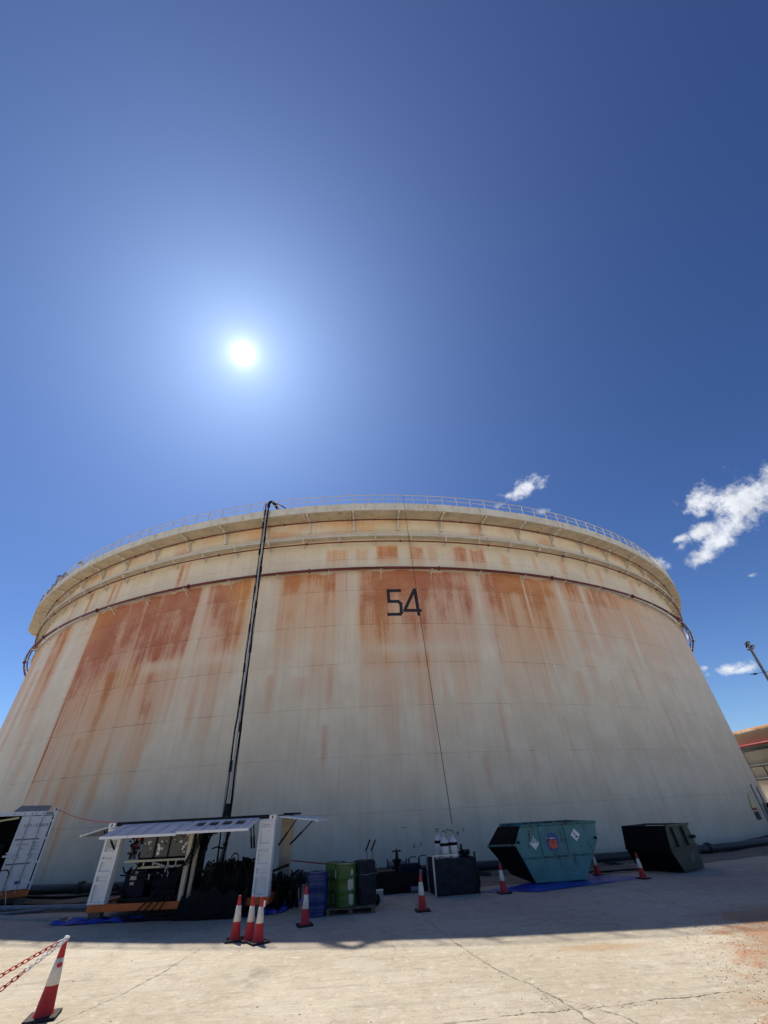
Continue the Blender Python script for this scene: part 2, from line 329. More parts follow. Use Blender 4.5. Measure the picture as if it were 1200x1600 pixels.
def text_mesh(txt, size, loc, rot, m, name, parent, depth=.002, align='CENTER', sx=1):
    cu = bpy.data.curves.new(name, 'FONT'); cu.body = txt; cu.size = size; cu.extrude = depth; cu.align_x = align; cu.align_y = 'CENTER'
    to = link(bpy.data.objects.new(name, cu)); dg = bpy.context.evaluated_depsgraph_get()
    me = bpy.data.meshes.new_from_object(to.evaluated_get(dg)); bpy.data.objects.remove(to); bpy.data.curves.remove(cu)
    me.materials.clear(); me.materials.append(m); me.name = name
    o = link(bpy.data.objects.new(name, me)); o.parent = parent; o.location = loc; o.rotation_euler = rot; o.scale = (sx, 1, 1); return o
def vnoise(x, seed, n=4096):
    """1-D value noise"""
    r = np.random.RandomState(seed).rand(n); x = np.asarray(x)+1000.; i = np.floor(x).astype(int); f = x-i; f = f*f*(3-2*f)
    return r[i % n]*(1-f)+r[(i+1) % n]*f
def vnoise2(x, y, seed):
    r = np.random.RandomState(seed).rand(256, 256); x = x+500.; y = y+500.; i = np.floor(x).astype(int); j = np.floor(y).astype(int)
    f = x-i; g = y-j; f = f*f*(3-2*f); g = g*g*(3-2*g)
    return (r[i % 256, j % 256]*(1-f)+r[(i+1) % 256, j % 256]*f)*(1-g)+(r[i % 256, (j+1) % 256]*(1-f)+r[(i+1) % 256, (j+1) % 256]*f)*g

# ------------------------------------------------------------------ the setting: ground
CT = Vector((-3.67, 70.02, 0)); RT = 44.12; ZB = -.36
D0 = Vector((.0523, -.9986, 0)); E0 = Vector((.9986, .0523, 0))
def polar(th, r, z=0): return CT + (D0*math.cos(th) + E0*math.sin(th))*r + Vector((0, 0, z))
def loc(th, r, z=0): return (D0*math.cos(th) + E0*math.sin(th))*r + Vector((0, 0, z))       # relative to the tank's base centre
def gz(r):
    if r <= RT+.6: return ZB
    if r < 51.5: return ZB + (r-RT-.6)/(51.5-RT-.6)*.24
    return -.12
rs = [0, 30, 43, 44.5, 45, 46, 47, 48, 49, 50, 51, 51.5, 52.5, 54, 60, 80, 120, 200, 400, 900, 2500]; NA = 240
vs = []; fs = []
for r in rs:
    for k in range(NA):
        p = polar(2*math.pi*k/NA, r); vs.append((p.x, p.y, gz(r) + (.03*math.sin(k*1.7+r*3) if 46 <= r <= 51 else 0) - (.0 if r < 130 else .3)))
for i in range(len(rs)-1):
    for k in range(NA): fs.append((i*NA+k, i*NA+(k+1) % NA, (i+1)*NA+(k+1) % NA, (i+1)*NA+k))
tag(MB().add(vs, fs, MT['dirt'], True).build('ground'), kind='structure')
def rin(th): return 52.3 - 4.0*th + .12*math.sin(th*40) + .05*math.sin(th*133)
ths = [rad(-110 + 220*k/440) for k in range(441)]; vs = []; fs = []
offs = [0, .02, .6, 1.5, 3, 5, 8, 11, 13.5]
for i, o_ in enumerate(offs):
    for th in ths:
        p = polar(th, rin(th)+o_); vs.append((p.x, p.y, -.14 if i == 0 else 0))
n = len(ths)
for i in range(len(offs)-1):
    for k in range(n-1): fs.append((i*n+k, i*n+k+1, (i+1)*n+k+1, (i+1)*n+k))
tag(MB().add(vs, fs, MT['pave']).build('pavement'), kind='structure')
vs = []; fs = []; yo = [13.2, 16, 22, 35, 60, 120, 260]
for i, o_ in enumerate(yo):
    for th in ths: p = polar(th, rin(th)+o_); vs.append((p.x, p.y, -.012 if i == 0 else -.006))
for i in range(len(yo)-1):
    for k in range(n-1): fs.append((i*n+k, i*n+k+1, (i+1)*n+k+1, (i+1)*n+k))
tag(MB().add(vs, fs, mat('pale_bounce_ground', (.76, .72, .64), .9, var=.10, scale=.8, bump=.2)).build('bounce_yard'), kind='structure')  # unseen ground behind the camera, added pale to bounce light onto the tank
def ragged(pts, w, seed, z=.004):
    """a thin crumbling joint: strip with an irregular outline"""
    rr = random.Random(seed); P = smooth_path([(x, y, 0) for x, y in pts], 26); mb = MB(); vs = []
    jx = jy = 0
    for i, p in enumerate(P):
        d = (P[min(i+1, len(P)-1)]-P[max(i-1, 0)]).normalized(); nn = Vector((-d.y, d.x, 0))
        jx = jx*.8 + rr.uniform(-.018, .018); ww = .72*w*max(.06, (.1 + rr.random()**1.7*1.2)*(.35+.65*(.5+.5*math.sin(i*.11+seed))))
        vs += [p+nn*(jx+ww), p+nn*(jx-ww)]
    vs = [(v[0], v[1], z) for v in vs]
    return mb.add(vs, [(2*i, 2*i+1, 2*i+3, 2*i+2) for i in range(len(P)-1)], MT['crack'])
for i, (pts, ww) in enumerate([
    ([(-4.95, 8.2), (-4.9, 8.5), (-4.58, 9.39), (-4.4, 11.2), (-4.33, 13.2), (-4.33, 15.4)], .022),
    ([(.3, 16.2), (.44, 14.33), (.87, 12.0), (1.49, 9.8), (1.97, 8.59), (2.3, 7.2)], .028),
    ([(-.6, 7.7), (.79, 7.87), (1.81, 8.06), (2.32, 8.09), (3.41, 8.27), (4.41, 8.36)], .024),
    ([(1.99, 8.5), (2.5, 7.9), (3.0, 7.0)], .016),
    ([(-.3, 12.8), (-.33, 11.9), (-.2, 11.2), (-.3, 10.6)], .012),
    ([(-9.5, 13.3), (-6.6, 13.6), (-4.4, 14.2)], .010), ([(3.5, 15.4), (6.8, 14.2), (7.4, 13.9)], .014)]):
    tag(ragged(pts, ww, i).build('pavement_crack'), kind='structure')
# pale worn wheel band in front of the shade on the left, a slab edge
slab = MB(); a = [(-17.5, 18.9), (-9.95, 16.35), (-10.05, 16.05), (-17.6, 18.55)]
slab.add([(x, y, z) for z in (-.1, .055) for x, y in a], [(0, 1, 2, 3), (4, 5, 6, 7), (0, 4, 5, 1), (1, 5, 6, 2), (2, 6, 7, 3), (3, 7, 4, 0)], MT['kerb'])
tag(slab.build('kerb_strip', bevel=.01), kind='structure')
# loose stones: nobody could count them
mb = MB(); rr = random.Random(3)
ico = [Vector(v).normalized() for v in [(0, -.525731, .850651), (.850651, 0, .525731), (.850651, 0, -.525731), (-.850651, 0, -.525731), (-.850651, 0, .525731), (-.525731, .850651, 0), (.525731, .850651, 0), (.525731, -.850651, 0), (-.525731, -.850651, 0), (0, -.525731, -.850651), (0, .525731, -.850651), (0, .525731, .850651)]]
icf = [(1, 2, 6), (1, 7, 2), (3, 4, 5), (4, 3, 8), (6, 5, 11), (5, 6, 10), (9, 10, 2), (10, 9, 3), (7, 8, 9), (8, 7, 0), (11, 0, 1), (0, 11, 4), (6, 2, 10), (1, 6, 11), (3, 5, 10), (5, 4, 11), (2, 7, 9), (7, 1, 0), (3, 9, 8), (4, 8, 0)]
def stone(x, y, r, z=0):
    q = Quaternion((rr.random()-.5, rr.random()-.5, rr.random()-.5, rr.random()-.5)).normalized(); sx, sy, s_z = rr.uniform(.7, 1.3), rr.uniform(.6, 1.1), rr.uniform(.45, .8)
    vs = []
    for v in ico:
        u = q @ (v*(r*rr.uniform(.75, 1.2))); vs.append((x+u.x*sx, y+u.y*sy, z+r*.25+u.z*s_z))
    mb.add(vs, icf, MT['stone'])
for _ in range(5000):
    y = rr.uniform(7.0, 14.0); e = abs(rr.gauss(0, 1.3)) - .25; x = 4.5 + (y-8.3)*.40 + e + rr.gauss(0, .25)
    if y > 12.6 and rr.random() < .7: continue
    stone(x, y, .003+.011*rr.random()**5)
for _ in range(1200): stone(rr.uniform(-9, 8), rr.uniform(6.5, 14.5), .003+.012*rr.random()**7)
for cx, cy, dx, dy in [(1.2, 10.8, .35, 1.6), (1.9, 8.6, .15, .4), (2.6, 8.12, 1.2, .05)]:
    for _ in range(120): stone(cx+rr.gauss(0, dx*.4), cy+rr.gauss(0, dy*.5), .003+.007*rr.random()**3)
for _ in range(700):
    th = rr.uniform(-.62, .62); r = rr.uniform(45.2, 52); p = polar(th, r); stone(p.x, p.y, .01+.03*rr.random()**3, gz(r))
tag(mb.build('gravel'), 'loose stones scattered over the pavement and gravel strip', 'gravel', kind='stuff')

# ------------------------------------------------------------------ the big tank
tank = empty('storage_tank', (CT.x, CT.y, ZB))
tag(tank, 'huge cream storage tank streaked with rust, marked 54, railed gallery round its top', 'tank')
def Z(z): return z - ZB
ZTOP = 20.8
fr = np.arange(-50, 50.01, .16); back = np.linspace(50, 2*math.pi*RT-50, 70)[1:-1]
S = np.concatenate([fr, back]); ZZ = np.concatenate([[ZB], np.arange(-.2, ZTOP, .13), [ZTOP]])
SS, ZG = np.meshgrid(S, ZZ)
def smst(x, a, b): t = np.clip((x-a)/(b-a), 0, 1); return t*t*(3-2*t)
def rust_maps(s, z):
    # stain at the girder line: (s, strength, length of run-down below z 16.3)
    K = [(-60, .3, 5), (-44, .35, 7), (-37, .5, 6), (-34.5, .45, 7), (-33, .12, 4), (-30.6, .12, 5), (-30.0, .70, 8), (-27.4, .68, 7.5), (-26.6, .12, 5), (-23.9, .08, 5), (-23.4, 1.0, 13), (-21, .95, 11.5), (-19.5, .82, 12), (-17, .80, 11.5), (-15.5, .78, 9.5),
         (-13.2, .74, 8.5), (-12.2, .50, 9), (-11.4, .66, 9.5), (-9.4, .80, 7.0), (-8.75, .80, 6.5), (-8.2, .30, 5), (-7.2, .12, 3.5), (-6.4, .28, 4), (-6.0, .70, 7), (-4.4, .66, 6.6), (-3.0, .72, 7.8), (-2.3, .84, 8.5), (-2.0, .40, 6), (-1.3, .26, 5), (-.75, .30, 6), (-.35, .86, 8), (1.2, .92, 8.2), (2.4, .85, 8),
         (3.6, .90, 8.4), (4.3, .72, 7.4), (5.4, .74, 7.0), (7.3, .72, 6.6), (7.75, .4, 5), (7.95, .24, 5), (8.5, .60, 6.6), (10.5, .72, 7), (13, .76, 6.4), (14.6, .62, 6), (15.15, .20, 5), (15.7, .52, 6.2), (17.2, .60, 6.2), (17.6, .22, 5), (18.3, .62, 5.2), (21, .58, 4.8), (23, .44, 5.4), (25, .38, 5.2), (28, .26, 5), (33, .2, 5), (40, .15, 4), (60, .2, 4)]
    ks = np.array(K); jit = (vnoise(s*1.3, 5)-.5)*.5
    A = np.interp(s+jit, ks[:, 0], ks[:, 1]); L = np.interp(s, ks[:, 0], ks[:, 2])
    L = L*(.72+.56*vnoise(s*.9, 8)+.30*(vnoise(s*3.3, 9)-.5)); A = A*(.78+.30*vnoise(s*2.1, 21)+.22*vnoise(s*7, 22))
    zt = 16.33 + .10*(vnoise(s*.55, 31)-.5) - .16*np.abs(np.sin(s*.78+1.2*vnoise(s*.3, 33)))**6
    d = zt - z
    q_ = np.clip(d/np.maximum(L*1.28, .5), 0, 1); fall = (1-q_**2.0)**1.1
    r = np.minimum(A*1.08, 1.0)*fall*smst(d, -.03, .05)*(.86+.34*vnoise2(s*.55, z*.5, 44))*(.88+.24*vnoise2(s*1.7, z*.9, 45))*np.where((s < -8.3) & (s > -23.8), 1.18, 1.06)
    course = np.where(z > 14.79, 1.0, np.where(z > 12.26, .86, np.where(z > 9.74, .80, .76)))
    course = np.where(s < -9, np.where(z > 14.79, 1.0, np.where(z > 12.26, .86, np.where(z > 9.74, .80, .78))), course)
    r = np.maximum(r*course, .20*np.clip(1-d/7., 0, 1)*(d > 0)*(s > -28)*(s < 24)*(.5+vnoise(s*.6, 90)))
    r = np.where((z < 9.3) & (s > -9), r*.75, r)
    # chalky scrubbed band
    r = r*(1-.55*np.exp(-((z-10.5-.2*vnoise(s*.8, 3))/.38)**2)*smst(vnoise(s*.5, 14), .3, .6)*(s > -16))
    # separate runs: s, top, bottom, width, strength
    for a, z1, z0, wd, k in [(-23.25, 16.45, .6, .17, 1.7), (-22.9, 16.3, 6, .6, .9), (-19.6, 10.8, 6.2, 1.1, .62), (-18.2, 9.8, 5.0, .9, .5), (-19.9, 7.0, 1.2, .8, .62), (-21.2, 6.0, .6, .5, .5), (-17.0, 6.5, 1.5, .55, .5), (-14.2, 9.5, 4.5, .6, .42), (-11.3, 10.6, 5.6, .45, .45), (-9.9, 9, 5.2, .25, .35),
                             (-2.36, 16.3, 7.6, .10, .55), (-2.55, 9.8, 6.9, .35, .5), (-6.2, 9.4, 6.7, .3, .42), (-4.2, 9.2, 7.4, 1.0, .22), (-2.75, 6.4, 3.6, .22, .34), (-.6, 9.5, 5.8, .14, .25), (2.4, 9.8, 7.2, .3, .32), (4.65, 10.4, 6.4, .15, .36), (6.5, 4.6, 2.5, .2, .42), (5.1, 6.6, 5.0, .12, .22), (9.2, 9.0, 6.8, .25, .3), (8.0, 8.2, 3.0, .14, .34), (9.5, 5, 3.2, .1, .25), (11.6, 9.5, 7.2, .4, .3), (14.5, 9.5, 6.5, .5, .25),
                             (12.3, 6.6, 3.4, .15, .28), (17.3, 9, 5, .2, .25), (20.3, 11, 6.6, .25, .3), (22.6, 14.5, 8.5, .22, .4), (22.4, 7.9, 4.6, .16, .34), (26, 16, 9.5, .25, .42), (28.2, 16, 10, .3, .38), (-26, 9, 3, .6, .3), (-32, 13.5, 4.5, .7, .45), (-35, 15, 6, .7, .4), (-39, 15, 3, 1.2, .35), (31.5, 16, 9, .3, .35)]:
        c = a+.10*(vnoise(z*.5+a, 17)-.5); q = np.clip((z-z0)/(z1-z0), 0, 1)
        r = np.maximum(r, k*np.exp(-((s-c)/(wd*(.55+.5*q)))**2)*smst(z, z0, z0+(z1-z0)*.45)*(1-smst(z, z1-.25, z1+.05)))
    # pale drip lines over the rust
    for a, wd, z0 in [(7.97, .10, 7), (15.2, .22, 7.5), (17.7, .16, 9.5), (-.95, .35, 12), (-1.45, .12, 11), (-12.3, .35, 7), (-7.3, .4, 8), (11.9, .06, 10), (-26.2, .4, 6), (-33.2, .5, 8)]:
        c = a+.08*(vnoise(z*.6+a, 19)-.5); r = r*(1-.75*np.exp(-((s-c)/wd)**2)*smst(z, z0, z0+3)*(z < 16.5))
    # patches between girder and ledge
    up = np.zeros_like(r)
    for a, b, z1, z0, k in [(-3.1, -1.5, 18.1, 16.9, .55), (-.9, .0, 18.0, 17.0, .42), (.65, 2.25, 18.35, 16.9, .86), (3.1, 4.2, 18.2, 16.8, .78), (4.5, 5.3, 18.2, 17.0, .42), (6.6, 7.7, 18.3, 16.8, .8), (7.9, 9.2, 18.2, 16.8, .72), (10.6, 11.3, 18, 16.7, .4), (16.2, 16.9, 18.3, 16.8, .5), (20.5, 21.2, 18.3, 16.8, .4), (25.5, 26.4, 18.3, 16.8, .4), (6.2, 6.4, 18.0, 17, .3), (13.5, 13.8, 18.2, 17, .4), (19.0, 19.4, 18.2, 17, .4),
                            (-15.3, -14.9, 18.6, 16.5, .85), (-14.6, -14.45, 18.6, 16.5, .9), (-22.9, -22.5, 18.6, 16.5, .9), (-22.1, -21.8, 18.6, 16.5, .7), (-26.3, -25.8, 18.6, 16.5, .8), (-25, -24.8, 18.5, 16.5, .5), (-20.2, -20.1, 18.4, 16.6, .4), (-10.8, -10.7, 18.5, 16.8, .35), (-29.5, -28.9, 18.6, 16.5, .5), (-17.4, -17.3, 18.6, 16.6, .3)]:
        e = .12+.1*vnoise(z*2+a, 41); up = np.maximum(up, k*smst(s, a-e, a+e)*(1-smst(s, b-e, b+e))*smst(z, z0-.5, z0+.8)*(1-smst(z, z1-.12+.3*vnoise(s*2.5, 6), z1+.1+.3*vnoise(s*2.5, 6))))
    r = np.maximum(r, up*(z > 16.45))
    # over the ledge, and runs under girder supports, tank foot
    r = np.maximum(r, (z > 18.9)*smst(vnoise2(s*.45, z*1.3, 4), .58, .9)*.5); r = np.maximum(r, (z > 20.2)*.25*smst(vnoise(s*.7, 77), .4, .8))
    r = np.maximum(r, (z < .5)*smst(.5-z, .0, .8)*smst(vnoise(s*.8, 61), .52, .85)*.6*(s < -8))
    g = (z > 18.9)*(.08+.32*smst(vnoise2(s*.25, z*.8, 7), .3, .8)) + (z > 16.4)*(z <= 18.9)*(.10+.25*smst(z, 17.6, 18.8))
    g = g + (s < -14)*(z < 8)*.14*vnoise(s*1.2, 71)
    h = smst(vnoise2(s*.16, z*.25, 12), .25, .7)*.7 + .55*np.exp(-((s+9)/.9)**2) + .5*np.exp(-((s+18)/4)**2)*(z < 11) + .35*np.exp(-((s-.5)/3)**2) + (z > 16.4)*.2
    return np.clip(r, 0, 1.15), np.clip(h, 0, 1), np.clip(g, 0, 1)
rmap, hmap, gmap = rust_maps(SS, ZG)
nS, nZ = len(S), len(ZZ)
th = SS/RT
X = RT*(D0.x*np.cos(th)+E0.x*np.sin(th)); Y = RT*(D0.y*np.cos(th)+E0.y*np.sin(th))
me = bpy.data.meshes.new('shell'); co = np.stack([X, Y, ZG-ZB], -1).reshape(-1, 3).astype(np.float32)
i, j = np.meshgrid(np.arange(nZ-1), np.arange(nS), indexing='ij'); j2 = (j+1) % nS
quads = np.stack([i*nS+j, i*nS+j2, (i+1)*nS+j2, (i+1)*nS+j], -1).reshape(-1, 4).astype(np.int32)
me.vertices.add(len(co)); me.vertices.foreach_set('co', co.ravel())
me.loops.add(quads.size); me.loops.foreach_set('vertex_index', quads.ravel())
me.polygons.add(len(quads)); me.polygons.foreach_set('loop_start', np.arange(0, quads.size, 4, dtype=np.int32))
me.update(calc_edges=True); me.polygons.foreach_set('use_smooth', np.ones(len(quads), bool))
for nm, arr in (('rust', rmap), ('hue', hmap), ('grime', gmap)):
    a = me.attributes.new(nm, 'FLOAT', 'POINT'); a.data.foreach_set('value', arr.ravel().astype(np.float32))
a = me.attributes.new('sz', 'FLOAT_VECTOR', 'POINT'); a.data.foreach_set('vector', np.stack([SS, ZG, 0*SS], -1).ravel().astype(np.float32))
me.materials.append(MT['shell']); me.update()
shell = link(bpy.data.objects.new('shell', me)); shell.parent = tank
# ring sections swept round the tank: profile = (radius offset, z)
def ring(prof, m, name, n=240, closed=True, phase=0., a0=None, a1=None, smooth=True, parent=tank, bevel=0):
    full = a0 is None; A = [phase+2*math.pi*k/n for k in range(n)] if full else [a0+(a1-a0)*k/n for k in range(n+1)]
    vs = [loc(t, RT+o_, Z(z)) for t in A for o_, z in prof]; P = len(prof); fs = []
    for k in range(n if full else n-1+1):
        if not full and k == n: break
        k2 = (k+1) % len(A)
        for q in range(P if closed else P-1): q2 = (q+1) % P; fs.append((k*P+q, k2*P+q, k2*P+q2, k*P+q2))
    return MB().add(vs, fs, m, smooth).build(name, parent, bevel=bevel)
NG = 80; PH = 2.4/RT; STEP = 2*math.pi/NG
kf = 1/math.cos(STEP/2)
def rg(off): return (RT+off)*kf - RT
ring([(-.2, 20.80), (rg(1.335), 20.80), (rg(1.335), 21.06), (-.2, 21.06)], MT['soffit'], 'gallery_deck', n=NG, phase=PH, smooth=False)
ring([(rg(1.34), 20.795), (rg(1.40), 20.795), (rg(1.40), 21.45), (rg(1.34), 21.45)], MT['gallery'], 'gallery_fascia', n=NG, phase=PH, smooth=False)
ring([(.0, 19.06), (.70, 19.06), (.70, 19.10), (.73, 19.10), (.73, 18.86), (.70, 18.86), (.70, 19.02), (.0, 19.02)], MT['girder'], 'wind_girder', smooth=False)
ring([(0, 16.36), (.16, 16.36), (.16, 16.33), (0, 16.33)], MT['gallery'], 'stiffener_ring', smooth=False)
roofmb = MB().lathe([(0.01, Z(18.2)), (RT-.15, Z(18.0))], MT['gallery'], 120); roofmb.build('floating_roof', tank)
mb = MB().lathe([(RT, 0), (RT+.22, 0), (RT+.22, .05), (RT+.01, .05)], MT['pipe'], 160); mb.build('base_ring', tank)
# bracket mesh once, then copies in view
def bracket_mb():
    m = MT['gallery']; mb = MB()
    mb.beam((0, -.03, Z(20.79)), (0, -.03, Z(19.72)), .09, .06, m, up=(0, 1, 0)) if False else None
    mb.box(-.09, .09, -.16, -.005, Z(19.75), Z(20.78), m); mb.box(-.06, .06, -1.33, -.16, Z(20.66), Z(20.79), m)
    mb.add([(-.03, -.05, Z(20.68)), (-.03, -.72, Z(20.68)), (-.03, -.05, Z(19.85)), (.03, -.05, Z(20.68)), (.03, -.72, Z(20.68)), (.03, -.05, Z(19.85))], [(0, 1, 2), (5, 4, 3), (0, 3, 4, 1), (1, 4, 5, 2), (2, 5, 3, 0)], m)
    mb.box(-.28, -.22, -1.34, -.02, Z(20.74), Z(20.79), m)
    return mb
bproto = None
def place_ring(o, th, r, z=0): p = loc(th, r, z); o.location = p; o.rotation_euler = (0, 0, math.atan2(p.x, -p.y))
for k in range(-15, 16):
    th = PH+k*STEP
    if bproto is None: o = bproto = bracket_mb().build('gallery_bracket', tank)
    else: o = bproto.copy(); link(o); o.parent = tank
    place_ring(o, th, RT)
sproto = None
for k in range(-18, 19):
    th = PH+.02+k*STEP*.78
    if sproto is None:
        m = MT['gallery']; q = MB(); q.beam((0, -.02, Z(18.35)), (0, -.75, Z(18.98)), .08, .08, m); q.beam((.12, -.02, Z(18.72)), (.12, -.62, Z(18.98)), .03, .03, m); q.beam((0, -.02, Z(18.40)), (0, -.02, Z(18.95)), .06, .03, m); q.beam((0, -.05, Z(18.5)), (0, -.55, Z(18.5)), .04, .03, m)
        o = sproto = q.build('girder_strut', tank)
    else: o = sproto.copy(); link(o); o.parent = tank
    place_ring(o, th, RT)
# ring mains with couplings and stand-off supports
def ring_pipe(off, z, r, name, ncoup, phc, second=None):
    mb = MB(); n = 360
    mb.tube([loc(2*math.pi*k/n, RT+off, Z(z)) for k in range(n)], r, MT['redpipe'], 8, closed=True)
    if second: mb.tube([loc(2*math.pi*k/n, RT+off-second[0], Z(z)+second[1]) for k in range(n)], second[2], MT['redpipe'], 8, closed=True)
    for k in range(ncoup):
        t = phc+2*math.pi*k/ncoup; a, b = loc(t-.0011, RT+off, Z(z)), loc(t+.0011, RT+off, Z(z)); mb.tube([a, b], r*1.9, MT['redpipe'], 10)
    return mb.build(name, tank)
ring_pipe(.62, 20.45, .048, 'sprinkler_pipe', 40, .012)
ring_pipe(.60, 18.46, .05, 'sprinkler_pipe', 40, .055)
p3 = ring_pipe(.64, 16.14, .085, 'fire_main', 30, .115, second=(.20, .17, .06))
for k in range(-22, 23):
    mbs = MB()
    t = .02+k*.083
    a = loc(t, RT, Z(16.02)); b = loc(t, RT+.74, Z(16.04)); mbs.beam(a, b, .06, .05, MT['gallery']); mbs.beam(loc(t, RT, Z(15.62)), loc(t, RT+.55, Z(16.02)), .04, .04, MT['gallery']); mbs.build('pipe_support', tank)
# railing along the fascia
rl = MB(); NP = NG*3; rz = 21.45
for k in range(NP):
    if abs(((k+NP/2) % NP) - NP/2)*2*math.pi/NP > 1.5: continue
    base_r = lambda q: (RT+1.33)*kf*math.cos(STEP/2)/math.cos(((q % 3)/3-.5)*STEP) if q % 3 else (RT+1.33)*kf
    t = PH+2*math.pi*k/NP; t2 = PH+2*math.pi*(k+1)/NP; ra, rb = base_r(k), base_r(k+1)
    lean = .02*math.sin(k*2.3)
    rl.beam(loc(t, ra, Z(rz-.25)), loc(t+lean*.02, ra, Z(rz+.88)), .055, .035, MT['cream'])
    for hz, r in ((.88, .028), (.47, .02)): rl.tube([loc(t, ra, Z(rz+hz)), loc(t2, rb, Z(rz+hz))], r, MT['cream'], 6, cap=False)
rl.build('railing', tank)
pa = [(rad(-43.0), RT+1.42), (rad(-50.0), RT+1.72), (rad(-59.3), RT+2.22), (rad(-61.5), RT+1.85), (rad(-62.5), RT+.12), (rad(-56), RT+.12), (rad(-49), RT+.12), (rad(-43.0), RT+.12)]
q = MB(); vs = [loc(t, r, Z(z)) for z in (20.785, 21.465) for t, r in pa]; n6 = len(pa)
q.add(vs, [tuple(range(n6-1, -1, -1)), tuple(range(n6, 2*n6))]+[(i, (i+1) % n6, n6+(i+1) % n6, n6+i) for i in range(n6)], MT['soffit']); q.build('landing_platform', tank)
q = MB(); P3 = [loc(t, r-.06, Z(21.465)) for t, r in pa[:5]]
for a, b in zip(P3, P3[1:]):
    nn = max(1, int((b-a).length/1.3))
    for k in range(nn+1): c = a.lerp(b, k/nn); q.beam(c, c+Vector((0, 0, 1.0)), .055, .045, MT['cream'])
    for hz_, r in ((1.0, .03), (.52, .022)): q.tube([a+Vector((0, 0, hz_)), b+Vector((0, 0, hz_))], r, MT['cream'], 6)
q.build('landing_railing', tank)
# foam pourers above the rim
fb = None
for k in range(-3, 4):
    s_ = 1.05+11.85*k; th = s_/RT
    fb_ = MB(); m = MT['gallery']
    fb_.prism([(-1.25, Z(21.0)), (1.2, Z(21.0)), (.75, Z(22.13)), (-.7, Z(22.13))], -.05, .22, m)
    fb_.box(-.7, .75, -.12, -.05, Z(22.05), Z(22.15), m)
    o = fb_.build('foam_pourer', tank); place_ring(o, th, RT+.35)
    q = MB(); q.tube(smooth_path([(-.55, -.16, Z(21.5)), (-.5, -.2, Z(21.98)), (-.3, -.22, Z(22.06)), (.5, -.22, Z(22.02)), (.66, -.2, Z(21.9)), (.68, -.16, Z(21.5))], 5), .05, MT['steel'], 8)
    po = q.build('pipe_loop', o)
# rim instruments on the far left corner of the gallery
for s_, zz, w_, h_ in [(-33.6, 22.0, .35, .9), (-32.6, 22.25, .9, .3), (-35.0, 21.9, .3, .9), (-36.0, 21.8, .5, .5), (-31.6, 22.0, .25, .6), (-28.2, 22.05, .22, .3)]:
    p = loc(s_/RT, RT+1.25, Z(zz)); q = MB(); q.box(p.x-w_/2, p.x+w_/2, p.y-.2, p.y+.2, p.z-h_/2, p.z+h_/2, MT['steel']); q.build('rim_gauge', tank, bevel=.02)
# painted number 54: curved plates of paint a few millimetres thick
def strokes(lines, wd, name):
    mb = MB()
    for (s0, z0), (s1, z1) in lines:
        L = math.hypot(s1-s0, z1-z0); ux, uz = (s1-s0)/L, (z1-z0)/L; nx, nz_ = -uz*wd/2, ux*wd/2; N = 8; vs = []
        for i in range(N+1):
            s_ = s0-ux*wd/2+(L+wd)*ux*i/N; z_ = z0-uz*wd/2+(L+wd)*uz*i/N
            for g in (1, -1):
                for o_ in (.0, .006): vs.append(loc((s_+g*nx)/RT, RT+o_+.002, Z(z_+g*nz_)))
        fs = []
        for i in range(N): a = i*4; fs += [(a, a+4, a+5, a+1), (a+1, a+5, a+7, a+3), (a+3, a+7, a+6, a+2), (a+2, a+6, a+4, a)]
        fs += [(0, 1, 3, 2), (N*4, N*4+2, N*4+3, N*4+1)]; mb.add(vs, fs, MT['ink'])
    return mb.build(name, tank)
strokes([((2.17, 14.66), (1.36, 14.66)), ((1.36, 14.66), (1.38, 13.88)), ((1.38, 13.84), (2.02, 13.84)), ((2.02, 13.84), (2.20, 13.66)), ((2.20, 13.66), (2.20, 13.02)), ((2.20, 13.02), (2.09, 12.92)), ((2.09, 12.90), (1.33, 12.90))], .215, 'painted_digit')
strokes([((3.22, 14.70), (2.46, 13.22)), ((2.46, 13.17), (3.52, 13.17)), ((3.26, 14.72), (3.40, 12.90))], .215, 'painted_digit')
# small marks at man height on the shell
for s_, z_, w_, h_ in [(2.0, .72, .05, .18), (2.35, .78, .04, .16), (4.3, 1.1, .08, .14), (4.62, 1.25, .04, .12), (1.55, 1.45, .22, .03)]:
    p = loc(s_/RT, RT+.012, Z(z_)); q = MB(); q.box(p.x-w_/2, p.x+w_/2, p.y-.01, p.y+.01, p.z-h_/2, p.z+h_/2, MT['inkgrey']); q.build('scuff_mark', tank)
# signs on the right flank
th = rad(38.9)-rad(3)+0
def on_wall(x, y): v = Vector((x, y, 0))-CT; return math.atan2(v.dot(E0), v.dot(D0))
t1 = on_wall(25.93, 37.3)
sg = empty('warning_sign', polar(t1, RT+.03, 1.0), math.atan2(polar(t1, 1).x-CT.x, -(polar(t1, 1).y-CT.y)))
tag(sg, 'pale triangular warning sign with a dark plate below, on the tank right flank', 'sign')
q = MB(); q.prism([(-.62, .25), (.62, .25), (0, 1.12)], -.03, 0, MT['yellow']); q.build('triangle', sg)
q = MB(); q.box(-.55, .55, -.03, 0, .1, .24, MT['darkred']); q.build('red_strip', sg)
q = MB(); q.box(-.5, .55, -.03, 0, -.45, .03, MT['ink']); q.build('plate', sg, bevel=.01)
t2 = on_wall(27.3, 38.6)
dp = empty('gauge_pipes', polar(t2, RT+.1, ZB), math.atan2(polar(t2, 1).x-CT.x, -(polar(t2, 1).y-CT.y)))
tag(dp, 'pair of thin vertical gauge pipes with dark box on the right flank of tank 54', 'pipe')
for x0, z1 in ((-.6, 2.9), (1.2, 2.75)):
    q = MB(); q.tube([(x0, -.1, 0), (x0, -.1, z1), (x0+.3, -.1, z1+.1)], .05, MT['greypipe'], 8); q.build('pipe', dp)
